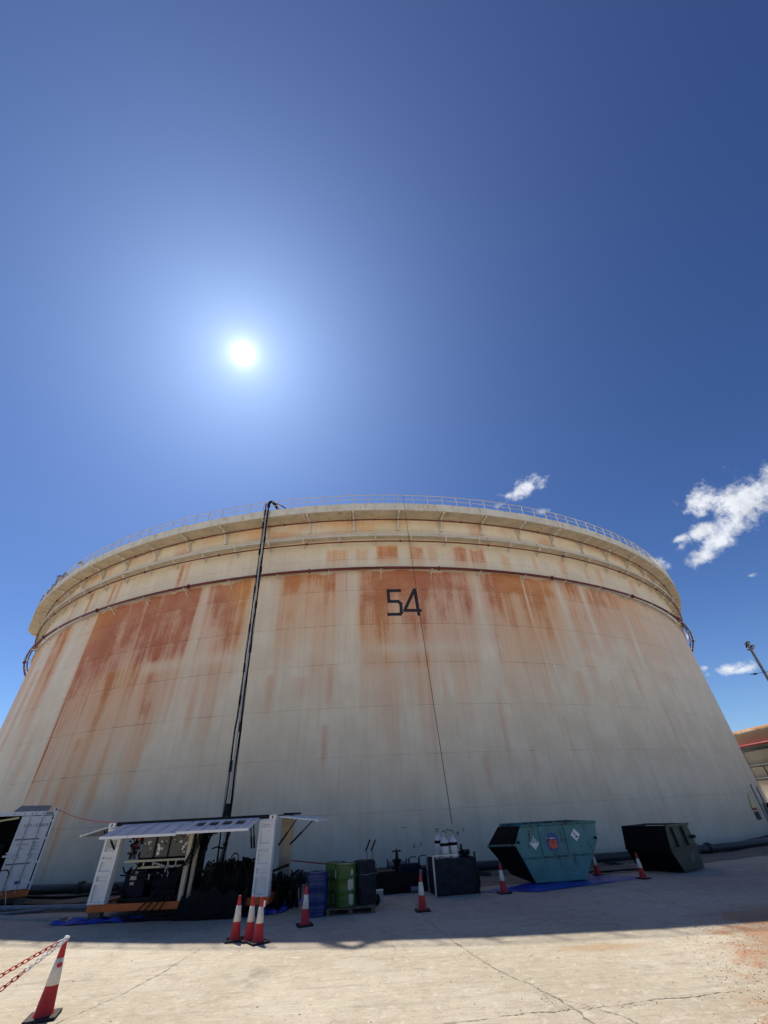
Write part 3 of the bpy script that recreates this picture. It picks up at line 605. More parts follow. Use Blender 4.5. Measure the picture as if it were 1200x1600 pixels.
q = MB(); q.box(1.6, 2.6, -.4, 0, .3, 1.7, MT['blackmetal']); q.box(1.5, 2.7, -.5, 0, 1.72, 1.8, MT['blackmetal']); q.build('box', dp, bevel=.02)

# ------------------------------------------------------------------ hose riser up the wall
hr = empty('hose_riser', (-8.05, 23.6, -.2)); tag(hr, 'tall clamped bundle of black hoses and grey pipe running up the tank wall', 'hose')
top = Vector((-9.18, 24.80, 22.1)); bot = Vector((-8.02, 23.3, -.15)); o0 = Vector(hr.location)
def along(t, dx=0, dy=0):
    p = bot.lerp(top, t); bow = math.sin(t*math.pi)*.10; return p - o0 + Vector((dx+bow*.4, dy-bow, 0))
q = MB(); q.tube([along(i/30, -.015, -.04) for i in range(31)], .048, MT['riser'], 10); q.build('steel_pipe', hr)
for dx, r, sd, mt in ((-.115, .035, 1, 'black'), (.095, .048, 2, 'black'), (-.16, .014, 3, 'black'), (.15, .014, 4, 'black')):
    pts = [along(i/40, dx*(1+(.25 if i/40 < .3 else 0))+.014*math.sin(i*.9+sd*2), -.05+.02*math.cos(i*.7+sd)) for i in range(41)]
    q = MB(); q.tube(pts, r, MT[mt], 8); q.build('hose', hr)
for t, side in [(.12, 0), (.20, -.12), (.28, .1), (.34, -.11), (.42, -.11), (.47, .1), (.53, -.11), (.60, .1), (.65, -.11), (.72, .12), (.79, -.14), (.84, .1), (.90, -.14), (.96, -.12)]:
    q = MB(); a, b = along(t-.011, side, -.04), along(t+.011, side, -.04); q.tube([a, b], .075 if side else .13, MT['blackmetal'], 8); q.build('clamp', hr)
q = MB(); e = top-o0
q.tube(smooth_path([e+Vector((.1, -.05, -.4)), e+Vector((.12, 0, .15)), e+Vector((.3, .2, .30)), e+Vector((.6, .7, .0)), e+Vector((.85, 1.1, -.55))], 6), .11, MT['black'], 10)
q.tube(smooth_path([e+Vector((.2, .1, .2)), e+Vector((.8, .5, .24)), e+Vector((1.4, .8, -.1)), e+Vector((1.85, 1.0, -.6))], 6), .045, MT['black'], 8)
q.build('hose_elbow', hr)
# thin cable from the rim to the gas cylinders
ca, cb = Vector((1.55, 24.45, 22.0)), Vector((1.74, 17.1, 1.72))
cbl = MB(); cbl.tube([ca.lerp(cb, i/24)+Vector((0, .25*math.sin(i/24*math.pi), -.35*math.sin(i/24*math.pi))) for i in range(25)], .013, MT['black'], 5)
tag(cbl.build('sampling_cable'), 'thin black line hanging from the tank railing to the white gas cylinders', 'cable')

# ------------------------------------------------------------------ base pipe round the tank
bp = empty('product_pipe', polar(0, RT+2.5, 0)); tag(bp, 'long dark pipeline on low sleepers round the foot of tank 54', 'pipe'); o0 = Vector(bp.location)
q = MB(); q.tube([polar(rad(a), RT+2.5, .02 - .22*min(1, max(0, (abs(a-2)-6)/26)))-o0 for a in np.arange(-60, 62, 1.0)], .17, MT['pipe'], 12); q.build('pipe', bp)
for a in (-30, -17, -4, 9, 22, 35, 48):
    q = MB(); z_ = .02 - .22*min(1, max(0, (abs(a-2)-6)/26)); q.tube([polar(rad(a-.12), RT+2.5, z_)-o0, polar(rad(a+.12), RT+2.5, z_)-o0], .25, MT['pipe'], 14); q.build('flange', bp)
slp = None
for a in range(-54, 56, 4):
    q = MB(); q.box(-.14, .14, -.45, .45, -.42, -.17, MT['pipe'])
    if slp is None: o = slp = q.build('sleeper', bp)
    else: o = slp.copy(); link(o); o.parent = bp
    p = polar(rad(a), RT+2.5, 0 - .22*min(1, max(0, (abs(a-2)-6)/26)))-o0; o.location = p; o.rotation_euler = (0, 0, rad(a)+math.atan2(D0.x, -D0.y))
# hoses and pipe on the gravel strip at left
def lying(name, pts, r, m, label, cat, k=8):
    q = MB(); q.tube(smooth_path(pts, k), r, MT[m], 8); return tag(q.build(name), label, cat)
lying('low_pipe', [(-24, 20.5, -.0), (-16, 19.4, -.0), (-11.2, 18.72, -.02), (-7.5, 18.3, -.03)], .075, 'greypipe', 'grey steel pipe lying low on the gravel behind the left container corner', 'pipe')
lying('hose', [(-22, 24.5, -.2), (-17, 23.9, -.22), (-14.5, 23.0, -.2), (-12, 23.5, -.22), (-9, 22.9, -.22), (-6, 23.3, -.22)], .05, 'black', 'black hose on the gravel nearest the foot of the tank, at left', 'hose')
lying('hose', [(-20, 22, -.11), (-15.5, 21.4, -.18), (-13, 20.7, -.18), (-11, 20.9, -.18), (-8.5, 20.3, -.17)], .05, 'black', 'black hose on the gravel just behind the grey low pipe', 'hose')
lying('hose', [(-15.2, 18.75, -.05), (-13.9, 18.35, -.06), (-12.9, 18.5, -.05), (-12.4, 18.9, -.07)], .045, 'greypipe', 'short pale hose curled on the gravel below the white container', 'hose')
lying('hose', [(6.6, 22.3, -.2), (8.2, 21.9, -.19), (9.3, 22.0, -.18), (10.4, 21.0, -.11), (14, 21.8, -.17), (22, 24.4, -.2)], .06, 'black', 'black hose running along the pavement edge past the dark green skip', 'hose')

# ------------------------------------------------------------------ traffic cones
CONE_ME = None
def cone(x, y, rz, label, scale=1., lean=(0, 0)):
    global CONE_ME
    t = empty('traffic_cone', (x, y, 0), rz); t.scale = (scale,)*3; t.rotation_euler = (lean[0], lean[1], rz); tag(t, label, 'cone', 'red and white traffic cones')
    if CONE_ME is None:
        b = MB(); b.box(-.19, .19, -.19, .19, 0, .035, MT['conebase']); ob = b.build('base_plate', bevel=.012)
        s = MB(); H = .70; R1, R2 = .115, .028
        rr_ = lambda z: R1+(R2-R1)*(z-.03)/H
        s.lathe([(.135, .033), (.125, .05), (rr_(.06), .065), (rr_(.31), .31)], MT['red'], 28); os_ = s.build('cone_body'); s = MB(); s.lathe([(rr_(.57), .57), (rr_(.71), .71), (.024, .735), (.004, .738)], MT['red'], 28); ot = s.build('cone_tip')
        v = MB(); v.lathe([(rr_(.31), .3095), (rr_(.31)+.004, .312), (rr_(.57)+.004, .568), (rr_(.57), .5705)], MT['conewhite'], 28); ov = v.build('reflective_sleeve')
        CONE_ME = [o.data for o in (ob, os_, ov, ot)]
        obs = [ob, os_, ov, ot]
    else:
        obs = []
        for me_, nm in zip(CONE_ME, ('base_plate', 'cone_body', 'reflective_sleeve', 'cone_tip')): o = link(bpy.data.objects.new(nm, me_)); obs.append(o)
    for o in obs: o.parent = t
    return t
ncone = cone(-5.24, 8.72, rad(20), 'traffic cone nearest the viewer, with red and white chains tied to its top', 1.04)
q = MB(); q.tube([(0, 0, .735), (0, 0, .765)], [.026, .03], MT['red'], 12); q.tube([(0, 0, .765), (0, 0, .79)], [.034, .022], MT['lwhite'], 12); q.build('chain_holder', ncone)
q = MB(); nv = Vector((.42, -.9, .1)).normalized(); q.disc((.42*.078, -.9*.078, .505), .034, MT['red'], 18, nv, .004, .026); q.build('red_dot', ncone)
cone(-3.80, 12.66, rad(12), 'leftmost cone of the cluster of three at the shade edge', 1.0)
cone(-3.47, 12.60, rad(32), 'middle cone of the cluster of three, behind its neighbours', .98)
c3 = cone(-3.20, 12.36, rad(38), 'frontmost cone of the cluster of three, white tag at its neck', 1.0)
q = MB(); q.box(.03, .075, -.04, -.02, .56, .66, MT['lwhite']); q.build('tag', c3, bevel=.006)
cone(-2.47, 13.82, rad(20), 'cone standing in front of the blue drum', .98)
cone(.47, 14.85, rad(8), 'lone cone in the shade between the drums and the gas cylinder crate', 1.0)
cone(3.06, 16.86, rad(15), 'cone on the blue sheet at the left end of the teal skip', .94)
cone(6.98, 19.5, rad(12), 'cone half hidden behind the right end of the teal skip', .9)
cone(8.0, 18.25, rad(25), 'cone by the near left corner of the dark green skip', .9)

# plastic chain: links alternate red and white in runs
def chain(pts, name, label, first=0):
    P = smooth_path(pts, 40); L = [0]
    for a, b in zip(P, P[1:]): L.append(L[-1]+(b-a).length)
    def pt(d):
        for i in range(len(P)-1):
            if L[i+1] >= d: return P[i].lerp(P[i+1], (d-L[i])/max(1e-6, L[i+1]-L[i]))
        return P[-1]
    mb = MB(); d = 0; pitch = .082; i = 0
    while d < L[-1]-pitch:
        a, b = pt(d), pt(d+pitch); m = (a+b)/2; ax = (b-a).normalized(); up = ax.orthogonal().normalized(); q_ = Quaternion(ax, (math.pi/2 if i % 2 else 0)+.3); up = q_ @ up; hl, hw = .046, .020
        ring_ = []
        for k in range(14):
            t = 2*math.pi*k/14; cx = math.copysign(abs(math.cos(t))**.7, math.cos(t)); ring_.append(m+ax*(cx*(hl+.004))+up*(math.sin(t)*hw*1.15))
        mb.tube(ring_, .0072, MT['lwhite'] if i < first else MT['red'], 6, closed=True); d += pitch; i += 1
    return tag(mb.build(name), label, 'chain')
ct = Vector((-5.20, 8.72, .80))
chain([ct, (-5.31, 8.42, .735), (-5.40, 8.05, .655), (-5.47, 7.70, .585), (-5.56, 7.2, .50), (-5.7, 6.4, .35), (-5.8, 5.9, .02)], 'plastic_chain', 'upper red and white plastic chain running left from the near cone', 2)
chain([ct, (-5.27, 8.46, .695), (-5.33, 8.12, .58), (-5.38, 7.80, .475), (-5.42, 7.4, .37), (-5.5, 6.9, .2), (-5.55, 6.5, .02)], 'plastic_chain', 'lower red and white plastic chain sagging left from the near cone', 8)

# ------------------------------------------------------------------ drums, pallet, box
def drum(name, x, y, z, mt, label, lid=None, rz=0):
    t = empty(name, (x, y, z), rz); tag(t, label, 'drum'); H, R = .88, .29
    prof = [(0, 0), (R+.006, 0), (R+.006, .02), (R, .03)]
    for zz in (.30, .58): prof += [(R, zz-.03), (R+.014, zz-.008), (R+.014, zz+.008), (R, zz+.03)]
    for zz in (.10, .16, .72, .78): prof += [(R, zz-.012), (R+.004, zz), (R, zz+.012)]
    prof = sorted(prof[1:], key=lambda p: p[1]); prof = [(0, 0)] + prof + [(R, .85), (R+.008, .865), (R+.008, .88), (R-.012, .88), (R-.012, .862)]
    q = MB(); q.lathe(prof, MT[mt], 36); q.build('body', t)
    q = MB(); q.lathe([(R-.012, .862), (0.001, .864)], MT[lid or mt], 36); q.lathe([(.035, .864), (.035, .885), (.001, .886)], MT['steel'], 12, at=(.16, 0, 0)); q.lathe([(.02, .864), (.02, .88), (.001, .881)], MT['steel'], 10, at=(-.18, 0, 0)); q.build('lid', t)
    return t
drum('oil_drum', -2.38, 15.0, 0, 'bluedrum', 'dark blue steel drum standing on the pavement left of the green drums')
gd = drum('oil_drum', -1.63, 15.22, .13, 'greendrum', 'green drum with torn pale labels at the front of the pallet', 'steel')
q = MB()
for a0, z0, z1, w_ in ((-52, .05, .26, 14), (-55, .34, .56, 17), (-48, .64, .76, 8), (-150, .60, .76, 7)):
    vs = []; N = 6
    for i in range(N+1):
        a = rad(a0-w_+2*w_*i/N); r_ = .306+.003*math.sin(i*3); top_ = z1+.02*math.sin(i*2.1+z0*9); bo = z0+.025*math.sin(i*1.7)
        vs += [(r_*math.cos(a), r_*math.sin(a), bo), (r_*math.cos(a), r_*math.sin(a), top_)]
    q = MB(); q.add(vs, [(2*i, 2*i+2, 2*i+3, 2*i+1) for i in range(N)], MT['paper']); q.build('torn_label', gd)
drum('oil_drum', -1.98, 15.72, .13, 'greendrum', 'darker green drum half hidden behind the front green drum', 'greendrum', 1.)
# drum wrapped in dark plastic
wd = empty('wrapped_drum', (-1.12, 15.52, .13)); tag(wd, 'drum wrapped in crumpled dark blue plastic on the right of the pallet', 'drum')
q = MB(); vs = []; NA_, NZ_ = 40, 14
for j in range(NZ_+1):
    for k in range(NA_):
        a = 2*math.pi*k/NA_; z = .02+.90*j/NZ_; r_ = .325+.018*math.sin(a*7+z*5)+.016*math.sin(a*13-z*9)+.012*math.sin(z*22+a*3)
        if j == NZ_: r_ *= .82; z -= .01
        vs.append((r_*math.cos(a), r_*math.sin(a), z))
q.add(vs, [(j*NA_+k, j*NA_+(k+1) % NA_, (j+1)*NA_+(k+1) % NA_, (j+1)*NA_+k) for j in range(NZ_) for k in range(NA_)] + [tuple(NZ_*NA_+k for k in range(NA_))], MT['skirt'], True); q.build('plastic_wrap', wd)
q = MB(); q.tube([(.337*math.cos(2*math.pi*k/30), .337*math.sin(2*math.pi*k/30), .62+.01*math.sin(k)) for k in range(30)], .008, MT['inkgrey'], 5, closed=True); q.build('strap', wd)
pl = empty('pallet', (-1.50, 15.42, 0), rad(6)); tag(pl, 'grey wooden pallet under the green drums', 'pallet')
q = MB()
for k in range(6): q.box(-.66, .66, -.56+k*.2, -.43+k*.2, .108, .127, MT['wood'])
q.build('deck_boards', pl, bevel=.003)
for x0 in (-.6, 0, .6):
    q = MB(); q.box(x0-.05, x0+.05, -.56, .57, .02, .106, MT['wood']); q.build('bearer', pl, bevel=.004)
for y0 in (-.56, .46): q = MB(); q.box(-.66, .66, y0, y0+.1, 0, .019, MT['wood']); q.build('bottom_board', pl)
# hand truck behind
ht = empty('hand_truck', (-1.0, 15.98, 0), rad(-28)); tag(ht, 'grey hand truck with black grips standing behind the wrapped drum', 'hand truck')
for sx in (-.10, .10):
    q = MB(); q.tube(smooth_path([(sx, .06, .08), (sx, .06, .6), (sx, .05, 1.12), (sx, -.02, 1.22)], 4), .018, MT['greypipe'], 8); q.build('rail', ht)
    q = MB(); q.tube([(sx, -.02, 1.22), (sx+.17, -.06, 1.47)], .022, MT['black'], 8); q.build('grip', ht)
    q = MB(); q.lathe([(.02, -.03), (.11, -.03), (.12, 0), (.11, .03), (.02, .03)], MT['black'], 18, at=(sx*1.8, .12, .12), mx=Matrix.Rotation(math.pi/2, 4, 'Y').to_3x3()); q.build('wheel', ht)
q = MB()
for zz in (.3, .6, .9): q.tube([(-.1, .06, zz), (.1, .06, zz)], .012, MT['greypipe'], 6)
q.tube(smooth_path([(.1, .06, .95), (.24, .04, .88), (.26, .04, .72), (.1, .06, .66)], 5), .012, MT['greypipe'], 6); q.box(-.18, .18, -.2, .05, .02, .035, MT['blackmetal']); q.build('frame', ht)
bx = empty('carton', (-.80, 16.6, 0), rad(4)); tag(bx, 'small pale box on the ground to the right of the pallet', 'box')
q = MB(); q.box(-.17, .17, -.12, .12, 0, .235, MT['paper']); q.build('body', bx, bevel=.01); q = MB(); q.box(-.175, .175, -.125, .125, .237, .26, MT['conewhite']); q.build('lid', bx, bevel=.006)

# ------------------------------------------------------------------ valve, spill tray with pumps
vl = empty('gate_valve', (-.22, 22.1, -.2)); tag(vl, 'black gate valve with a handwheel standing by the foot of the tank', 'valve')
q = MB(); q.lathe([(.10, 0), (.10, .42), (.26, .43), (.26, .48), (.14, .5), (.17, .58), (.13, .68), (.2, .69), (.2, .73), (.07, .75), (.05, .95), (.02, .97), (.02, 1.08)], MT['blackmetal'], 20); q.build('body', vl)
q = MB(); q.tube([(.18*math.cos(2*math.pi*k/20), .18*math.sin(2*math.pi*k/20), 1.0) for k in range(20)], .018, MT['blackmetal'], 6, closed=True)
for k in range(3): a = 2*math.pi*k/3; q.tube([(0, 0, 1.0), (.18*math.cos(a), .18*math.sin(a), 1.0)], .012, MT['blackmetal'], 6)
q.build('handwheel', vl)
q = MB(); q.tube([(-.42, 0, .58), (.42, 0, .58)], .10, MT['greypipe'], 14); q.tube([(-.42, 0, .58), (-.37, 0, .58)], .17, MT['blackmetal'], 16); q.tube([(.37, 0, .58), (.42, 0, .58)], .17, MT['blackmetal'], 16); q.build('flanged_pipe', vl)
sk = empty('spill_tray', (.05, 18.3, 0), rad(10)); tag(sk, 'black spill tray full of pump fittings between the pallet and the crate', 'tray')
q = MB()
for a in ((-1.15, .85, -.45, -.41), (-1.15, .85, .41, .45), (-1.15, -1.11, -.41, .41), (.81, .85, -.41, .41)): q.box(*a, 0, .50, MT['black'])
q.box(-1.11, .81, -.41, .41, 0, .04, MT['black']); q.build('tray', sk, bevel=.015)
q = MB(); q.box(-.9, -.35, -.3, .3, .05, .55, MT['blackmetal']); q.lathe([(.02, -.35), (.2, -.35), (.2, .3), (.05, .32)], MT['navy'], 18, at=(.2, 0, .5), mx=Matrix.Rotation(math.pi/2, 4, 'Y').to_3x3()); q.box(.0, .65, -.3, .3, .05, .4, MT['blackmetal']); q.build('pump', sk, bevel=.02)
for x0, z0 in ((.22, .78), (.58, .80)):
    q = MB(); q.tube([(x0, .2, .5), (x0, .2, z0)], .03, MT['blackmetal'], 8); q.tube(smooth_path([(x0-.03, .2, z0), (x0+.1, .18, z0+.06), (x0+.26, .15, z0+.05)], 4), .014, MT['blackmetal'], 6); q.tube([(x0, .2, .5), (x0, .2, .6)], .07, MT['black'], 10); q.build('lever_valve', sk)
q = MB(); q.tube([(.42, -.46, .12), (.5, -.44, .55)], .06, MT['greypipe'], 10); q.tube([(.1, -.52, .09), (.32, -.52, .09)], .07, MT['greypipe'], 10); q.build('pipe_stub', sk)

# ------------------------------------------------------------------ gas cylinder crate
cr = empty('crate', (1.0, 16.85, 0), rad(10)); tag(cr, 'framed crate skirted in dark blue sheeting, holding white gas cylinders', 'crate')
L_, W_, H_ = 1.32, .85, .86
q = MB(); vs = []; NX, NZ_ = 26, 12
for side in range(4):
    for j in range(NZ_+1):
        for k in range(NX+1):
            u_ = k/NX; z = .03+H_*j/NZ_ - .03*abs(math.sin(u_*math.pi*3))*(j == NZ_); d_ = .014*math.sin(u_*31+z*4)+.012*math.sin(z*17+u_*9)+.01*math.sin(u_*13-z*23)
            p = [(u_*L_, -d_), (L_+d_, u_*W_), ((1-u_)*L_, W_+d_), (-d_, (1-u_)*W_)][side]; vs.append((p[0], p[1], z))
fs = []
for side in range(4):
    o_ = side*(NZ_+1)*(NX+1)
    for j in range(NZ_):
        for k in range(NX): a = o_+j*(NX+1)+k; fs.append((a, a+1, a+NX+2, a+NX+1))
q.add(vs, fs, MT['skirt'], True); q.build('sheet_skirt', cr)
for x0, y0 in ((-.03, -.03), (L_+.03, -.03), (-.03, W_+.03), (L_+.03, W_+.03)):
    q = MB(); q.box(x0-.025, x0+.025, y0-.025, y0+.025, 0, .95 if x0 < 0 else 1.0, MT['steel'] if x0 < 0 else MT['blackmetal']); q.build('corner_post', cr, bevel=.004)
q = MB(); q.beam((-.03, -.03, .95), (L_*.62, -.03, .95), .035, .035, MT['steel']); q.beam((-.03, W_, .95), (L_, W_, .95), .035, .035, MT['steel']); q.tube(smooth_path([(-.03, -.03, .93), (-.03, -.03, 1.04), (.05, -.03, 1.08), (.08, -.03, 1.0), (.06, -.03, .94)], 5), .014, MT['steel'], 6); q.box(0, L_, 0, W_, .02, .06, MT['blackmetal']); q.build('frame', cr)
ang_ = rad(10)
def cl(x, y): return Vector((1.0+x*math.cos(ang_)-y*math.sin(ang_), 16.85+x*math.sin(ang_)+y*math.cos(ang_), .07))
for i, (x0, y0, lab, hh) in enumerate([(.47, .26, 'left of the two front white gas cylinders with black collars in the crate', 1.30), (.77, .28, 'right of the two front white gas cylinders with black collars in the crate', 1.31), (.38, .62, 'white gas cylinder standing behind and left of the front pair in the crate', 1.36)]):
    t = empty('gas_cylinder', cl(x0, y0), 1.1*i); tag(t, lab, 'gas cylinder', 'white gas cylinders in the crate'); R = .138
    q = MB(); q.lathe([(0, 0), (R, 0), (R, hh-.16), (R*.93, hh-.09), (R*.7, hh-.04), (.04, hh-.01), (.035, hh+.04), (0, hh+.04)], MT['cyl'], 24); q.build('body', t)
    q = MB(); q.lathe([(R+.002, hh-.21), (R+.008, hh-.205), (R+.008, hh-.14), (R+.0, hh-.13)], MT['black'], 24); q.build('collar', t)
    q = MB(); q.tube([(0, 0, hh+.03), (0, 0, hh+.16)], .024, MT['steel'], 8); q.tube([(-.07, 0, hh+.1), (.09, 0, hh+.1)], .02, MT['steel'], 8); q.tube([(.03*math.cos(k), .03*math.sin(k), hh+.17) for k in np.linspace(0, 5.9, 10)], .012, MT['black'], 6); q.lathe([(.035, -.02), (.035, .02), (.001, .021)], MT['steel'], 12, at=(.1, -.02, hh+.15), mx=Matrix.Rotation(math.pi/2, 4, 'X').to_3x3()); q.build('valve', t)
q = MB(); a = cl(.62, .3); q.tube(smooth_path([a+Vector((.1, 0, 1.38)), a+Vector((.25, -.02, 1.1)), a+Vector((.42, -.03, .95)), a+Vector((.56, 0, .85))], 6), .012, MT['black'], 6)
q.tube(smooth_path([a+Vector((-.1, 0, 1.42)), a+Vector((0, -.05, 1.52)), a+Vector((.1, 0, 1.45))], 6), .01, MT['black'], 6); tag(q.build('gas_hose'), 'thin black gas hose curving down from the cylinder tops', 'hose')
rg_ = empty('regulator_rig', cl(1.05, .35)+Vector((0, 0, .75))); tag(rg_, 'dark blue valve manifold and folded bag on the right end of the crate', 'manifold')
q = MB()
for k in range(6): a = k*1.05; q.tube([(0.02*k, 0, .1), (.16*math.cos(a)+.05*k-.1, .1*math.sin(a), .17+.05*math.sin(a*2))], .035, MT['navy'], 8)
q.tube([(0, 0, -.1), (0, 0, .36)], .035, MT['blackmetal'], 8); q.tube([(.0, 0, .16), (.26, -.05, .18)], .05, MT['skirt'], 8); q.tube([(.0, 0, .16), (-.22, -.05, .12)], .045, MT['navy'], 8); q.build('manifold', rg_)
jr = MB(); jr.lathe([(0, 0), (.06, 0), (.06, .15), (.045, .16), (.045, .175), (0, .176)], MT['paper'], 18, at=cl(.10, .06)+Vector((0, 0, .80))); tag(jr.build('white_jar'), 'small pale jar on the left end of the crate', 'jar')
coil = MB(); p0 = cl(1.45, .5)
for k in range(3): coil.tube([p0+Vector((.05+.02*k, .25*math.cos(t), .22+.2*math.sin(t))) for t in np.linspace(0, 2*math.pi, 20)[:-1]], .025, MT['black'], 6, closed=True)
tag(coil.build('hose_coil'), 'black hose coil leaning on the right side of the crate', 'hose')

# ------------------------------------------------------------------ skips
def skip(name, origin, rz, prof, W, mt, mt2, label, hatch=None):
    t = empty(name, origin, rz); tag(t, label, 'skip')
    xb0, xb1, xm0, xm1, xt0, xt1, zm, zt, hmid = prof
    poly = [(xb0, .03), (xb1, .03), (xm1, zm), (xt1, zt), (xt0, zt), (xm0, zm)]
    th = .03; q = MB(); n = len(poly)
    # sides as plates, ends and floor as plates: an open tub
    q.prism(poly, 0, th, mt); q.prism(poly, W-th, W, mt)
    for i in (0, 1, 5):
        a, b = poly[i], poly[(i+1) % n]; vs = [(a[0], y, a[1]) for y in (th, W-th)]+[(b[0], y, b[1]) for y in (th, W-th)]
        dx, dz = b[0]-a[0], b[1]-a[1]; Ln = math.hypot(dx, dz); nx, nz_ = -dz/Ln*th, dx/Ln*th
        vs += [(v[0]+nx, v[1], v[2]+nz_) for v in vs]; q.add(vs, [(0, 1, 3, 2), (4, 6, 7, 5), (0, 2, 6, 4), (1, 5, 7, 3), (0, 4, 5, 1), (2, 3, 7, 6)], mt)
    body = q.build('body', t)
    return t, poly
# teal skip: long side towards the viewer
TS = (4.40, 18.2, 0)
tk, poly = skip('waste_skip', TS, rad(8), (.0, 1.80, -.47, 2.58, -.17, 2.66, 1.04, 1.545, .8), 2.1, MT['teal'], MT['tealdark'], 'teal waste skip with hazard stickers and a round blue and orange emblem')
q = MB(); q.box(-.19, 2.68, -.05, .05, 1.50, 1.575, MT['tealdark']); q.box(-.19, 2.68, 2.05, 2.15, 1.50, 1.575, MT['tealdark']); q.box(2.63, 2.71, .05, 2.05, 1.50, 1.57, MT['tealdark']); q.build('rim', tk, bevel=.012)
for x0 in (.50, 1.44):
    q = MB(); q.box(x0-.035, x0+.035, -.05, -.002, .70, 1.50, MT['teal']); q.build('rib', tk, bevel=.008)
# lower panel with a fold line
q = MB(); q.prism([(.005, .035), (1.795, .035), (2.26, .645), (-.275, .645)], -.028, -.002, MT['teal']); q.build('lower_panel', tk, bevel=.01)
q = MB(); q.beam((-.29, -.035, .665), (2.28, -.035, .665), .05, .04, MT['tealdark']); q.build('fold_ledge', tk, bevel=.008)
q = MB(); q.add([(-.18, .0, 1.53), (-.24, 2.1, 1.48), (-.78, 2.1, .92), (-.48, 0, 1.04), (-.205, 0, 1.535), (-.265, 2.1, 1.485), (-.812, 2.1, .92), (-.512, 0, 1.04)], [(0, 1, 2, 3), (7, 6, 5, 4), (0, 4, 5, 1), (1, 5, 6, 2), (2, 6, 7, 3), (3, 7, 4, 0)], MT['hatch_shade']); q.build('end_hatch', tk)
q = MB(); q.add([(-.49, .01, 1.0), (-.78, 2.08, .90), (-.03, 2.08, .08), (-.03, .01, .04), (-.515, .01, .99), (-.805, 2.08, .89), (-.055, 2.08, .07), (-.055, .01, .03)], [(0, 1, 2, 3), (7, 6, 5, 4), (0, 4, 5, 1), (1, 5, 6, 2), (2, 6, 7, 3), (3, 7, 4, 0)], MT['hatch_shade']); q.build('end_plate', tk)  # lower sloping end, its shade painted in as black
q = MB(); q.tube([(-.50, -.05, 1.03), (-.80, 2.1, .91)], .03, MT['tealdark'], 8); q.build('hinge_bar', tk)
for y0 in (-.04, 2.14):
    for x0 in (-.36, 2.50):
        q = MB(); q.tube([(x0, y0-.04, 1.1), (x0, y0+.05, 1.1)], .04, MT['blackmetal'], 10); q.build('lifting_lug', tk)
# black sheet below the rim, the interior's shade set in its colour
q = MB(); q.box(-.19, 2.55, .04, 2.05, 1.2, 1.24, MT['black']); q.build('interior_shade_sheet', tk)
# stickers on the side (y just in front of the plate)
Y1 = -.004
def flat(mb, poly, m, y=Y1): n = len(poly); mb.add([(x, yy, z) for yy in (y, y-.003) for x, z in poly], [tuple(range(n)), tuple(range(2*n-1, n-1, -1))]+[(i, n+i, n+(i+1) % n, (i+1) % n) for i in range(n)], m)
q = MB(); cx, cz, r = .23, 1.06, .185
flat(q, [(cx-r, cz), (cx, cz-r), (cx+r, cz)], MT['lwhite'])
for k in range(5):
    x0 = cx-.125+k*.0625; hh = r-abs(x0-cx)-.01; flat(q, [(x0-.012, cz+.008), (x0+.012, cz+.008), (x0+.012, cz+hh), (x0-.012, cz+hh)], MT['lwhite'])
q.build('hazard_sticker', tk)
q = MB(); cx, cz, r = 1.80, 1.21, .175
flat(q, [(cx-r, cz), (cx, cz-r), (cx+r, cz), (cx, cz+r)], MT['lwhite']); flat(q, [(cx-.05, cz+.09), (cx-.03, cz+.09), (cx+.0, cz-.02), (cx-.02, cz-.03)], MT['ink'], Y1-.004); flat(q, [(cx-.03, cz-.06), (cx+.03, cz-.015), (cx+.08, cz-.05), (cx+.03, cz-.085)], MT['ink'], Y1-.004); flat(q, [(cx-.08, cz+.02), (cx-.02, cz+.05), (cx-.03, cz+.02)], MT['ink'], Y1-.004); q.build('hazard_sticker', tk)
q = MB(); cx, cz = .90, 1.06
flat(q, [(cx+.235*math.cos(2*math.pi*k/36), cz+.25*math.sin(2*math.pi*k/36)) for k in range(36)], MT['lblue']); flat(q, [(cx-.14, cz-.13), (cx-.02, cz-.20), (cx+.14, cz-.16), (cx+.16, cz+.06), (cx+.06, cz+.02), (cx-.02, cz+.09), (cx-.14, cz+.05)], MT['lorange'], Y1-.004); flat(q, [(cx-.2, cz+.10), (cx+.13, cz+.085), (cx+.13, cz+.10), (cx-.2, cz+.12)], MT['lwhite'], Y1-.004); flat(q, [(cx-.14, cz+.02), (cx-.10, cz+.02), (cx-.10, cz+.14), (cx-.14, cz+.14)], MT['ink'], Y1-.006); flat(q, [(cx-.05, cz-.05), (cx+.05, cz-.03), (cx+.02, cz+.02), (cx-.05, cz+.01)], MT['darkred'], Y1-.006); q.build('emblem', tk)
text_mesh('111', .15, (1.29, -.004, 1.07), (math.pi/2, 0, 0), MT['ink'], 'lettering', tk)
text_mesh('1183', .13, (.16, -.004, 1.375), (math.pi/2, 0, 0), MT['inkgrey'], 'lettering', tk)
text_mesh('8094', .09, (2.35, -.004, 1.42), (math.pi/2, 0, 0), MT['inkgrey'], 'lettering', tk)
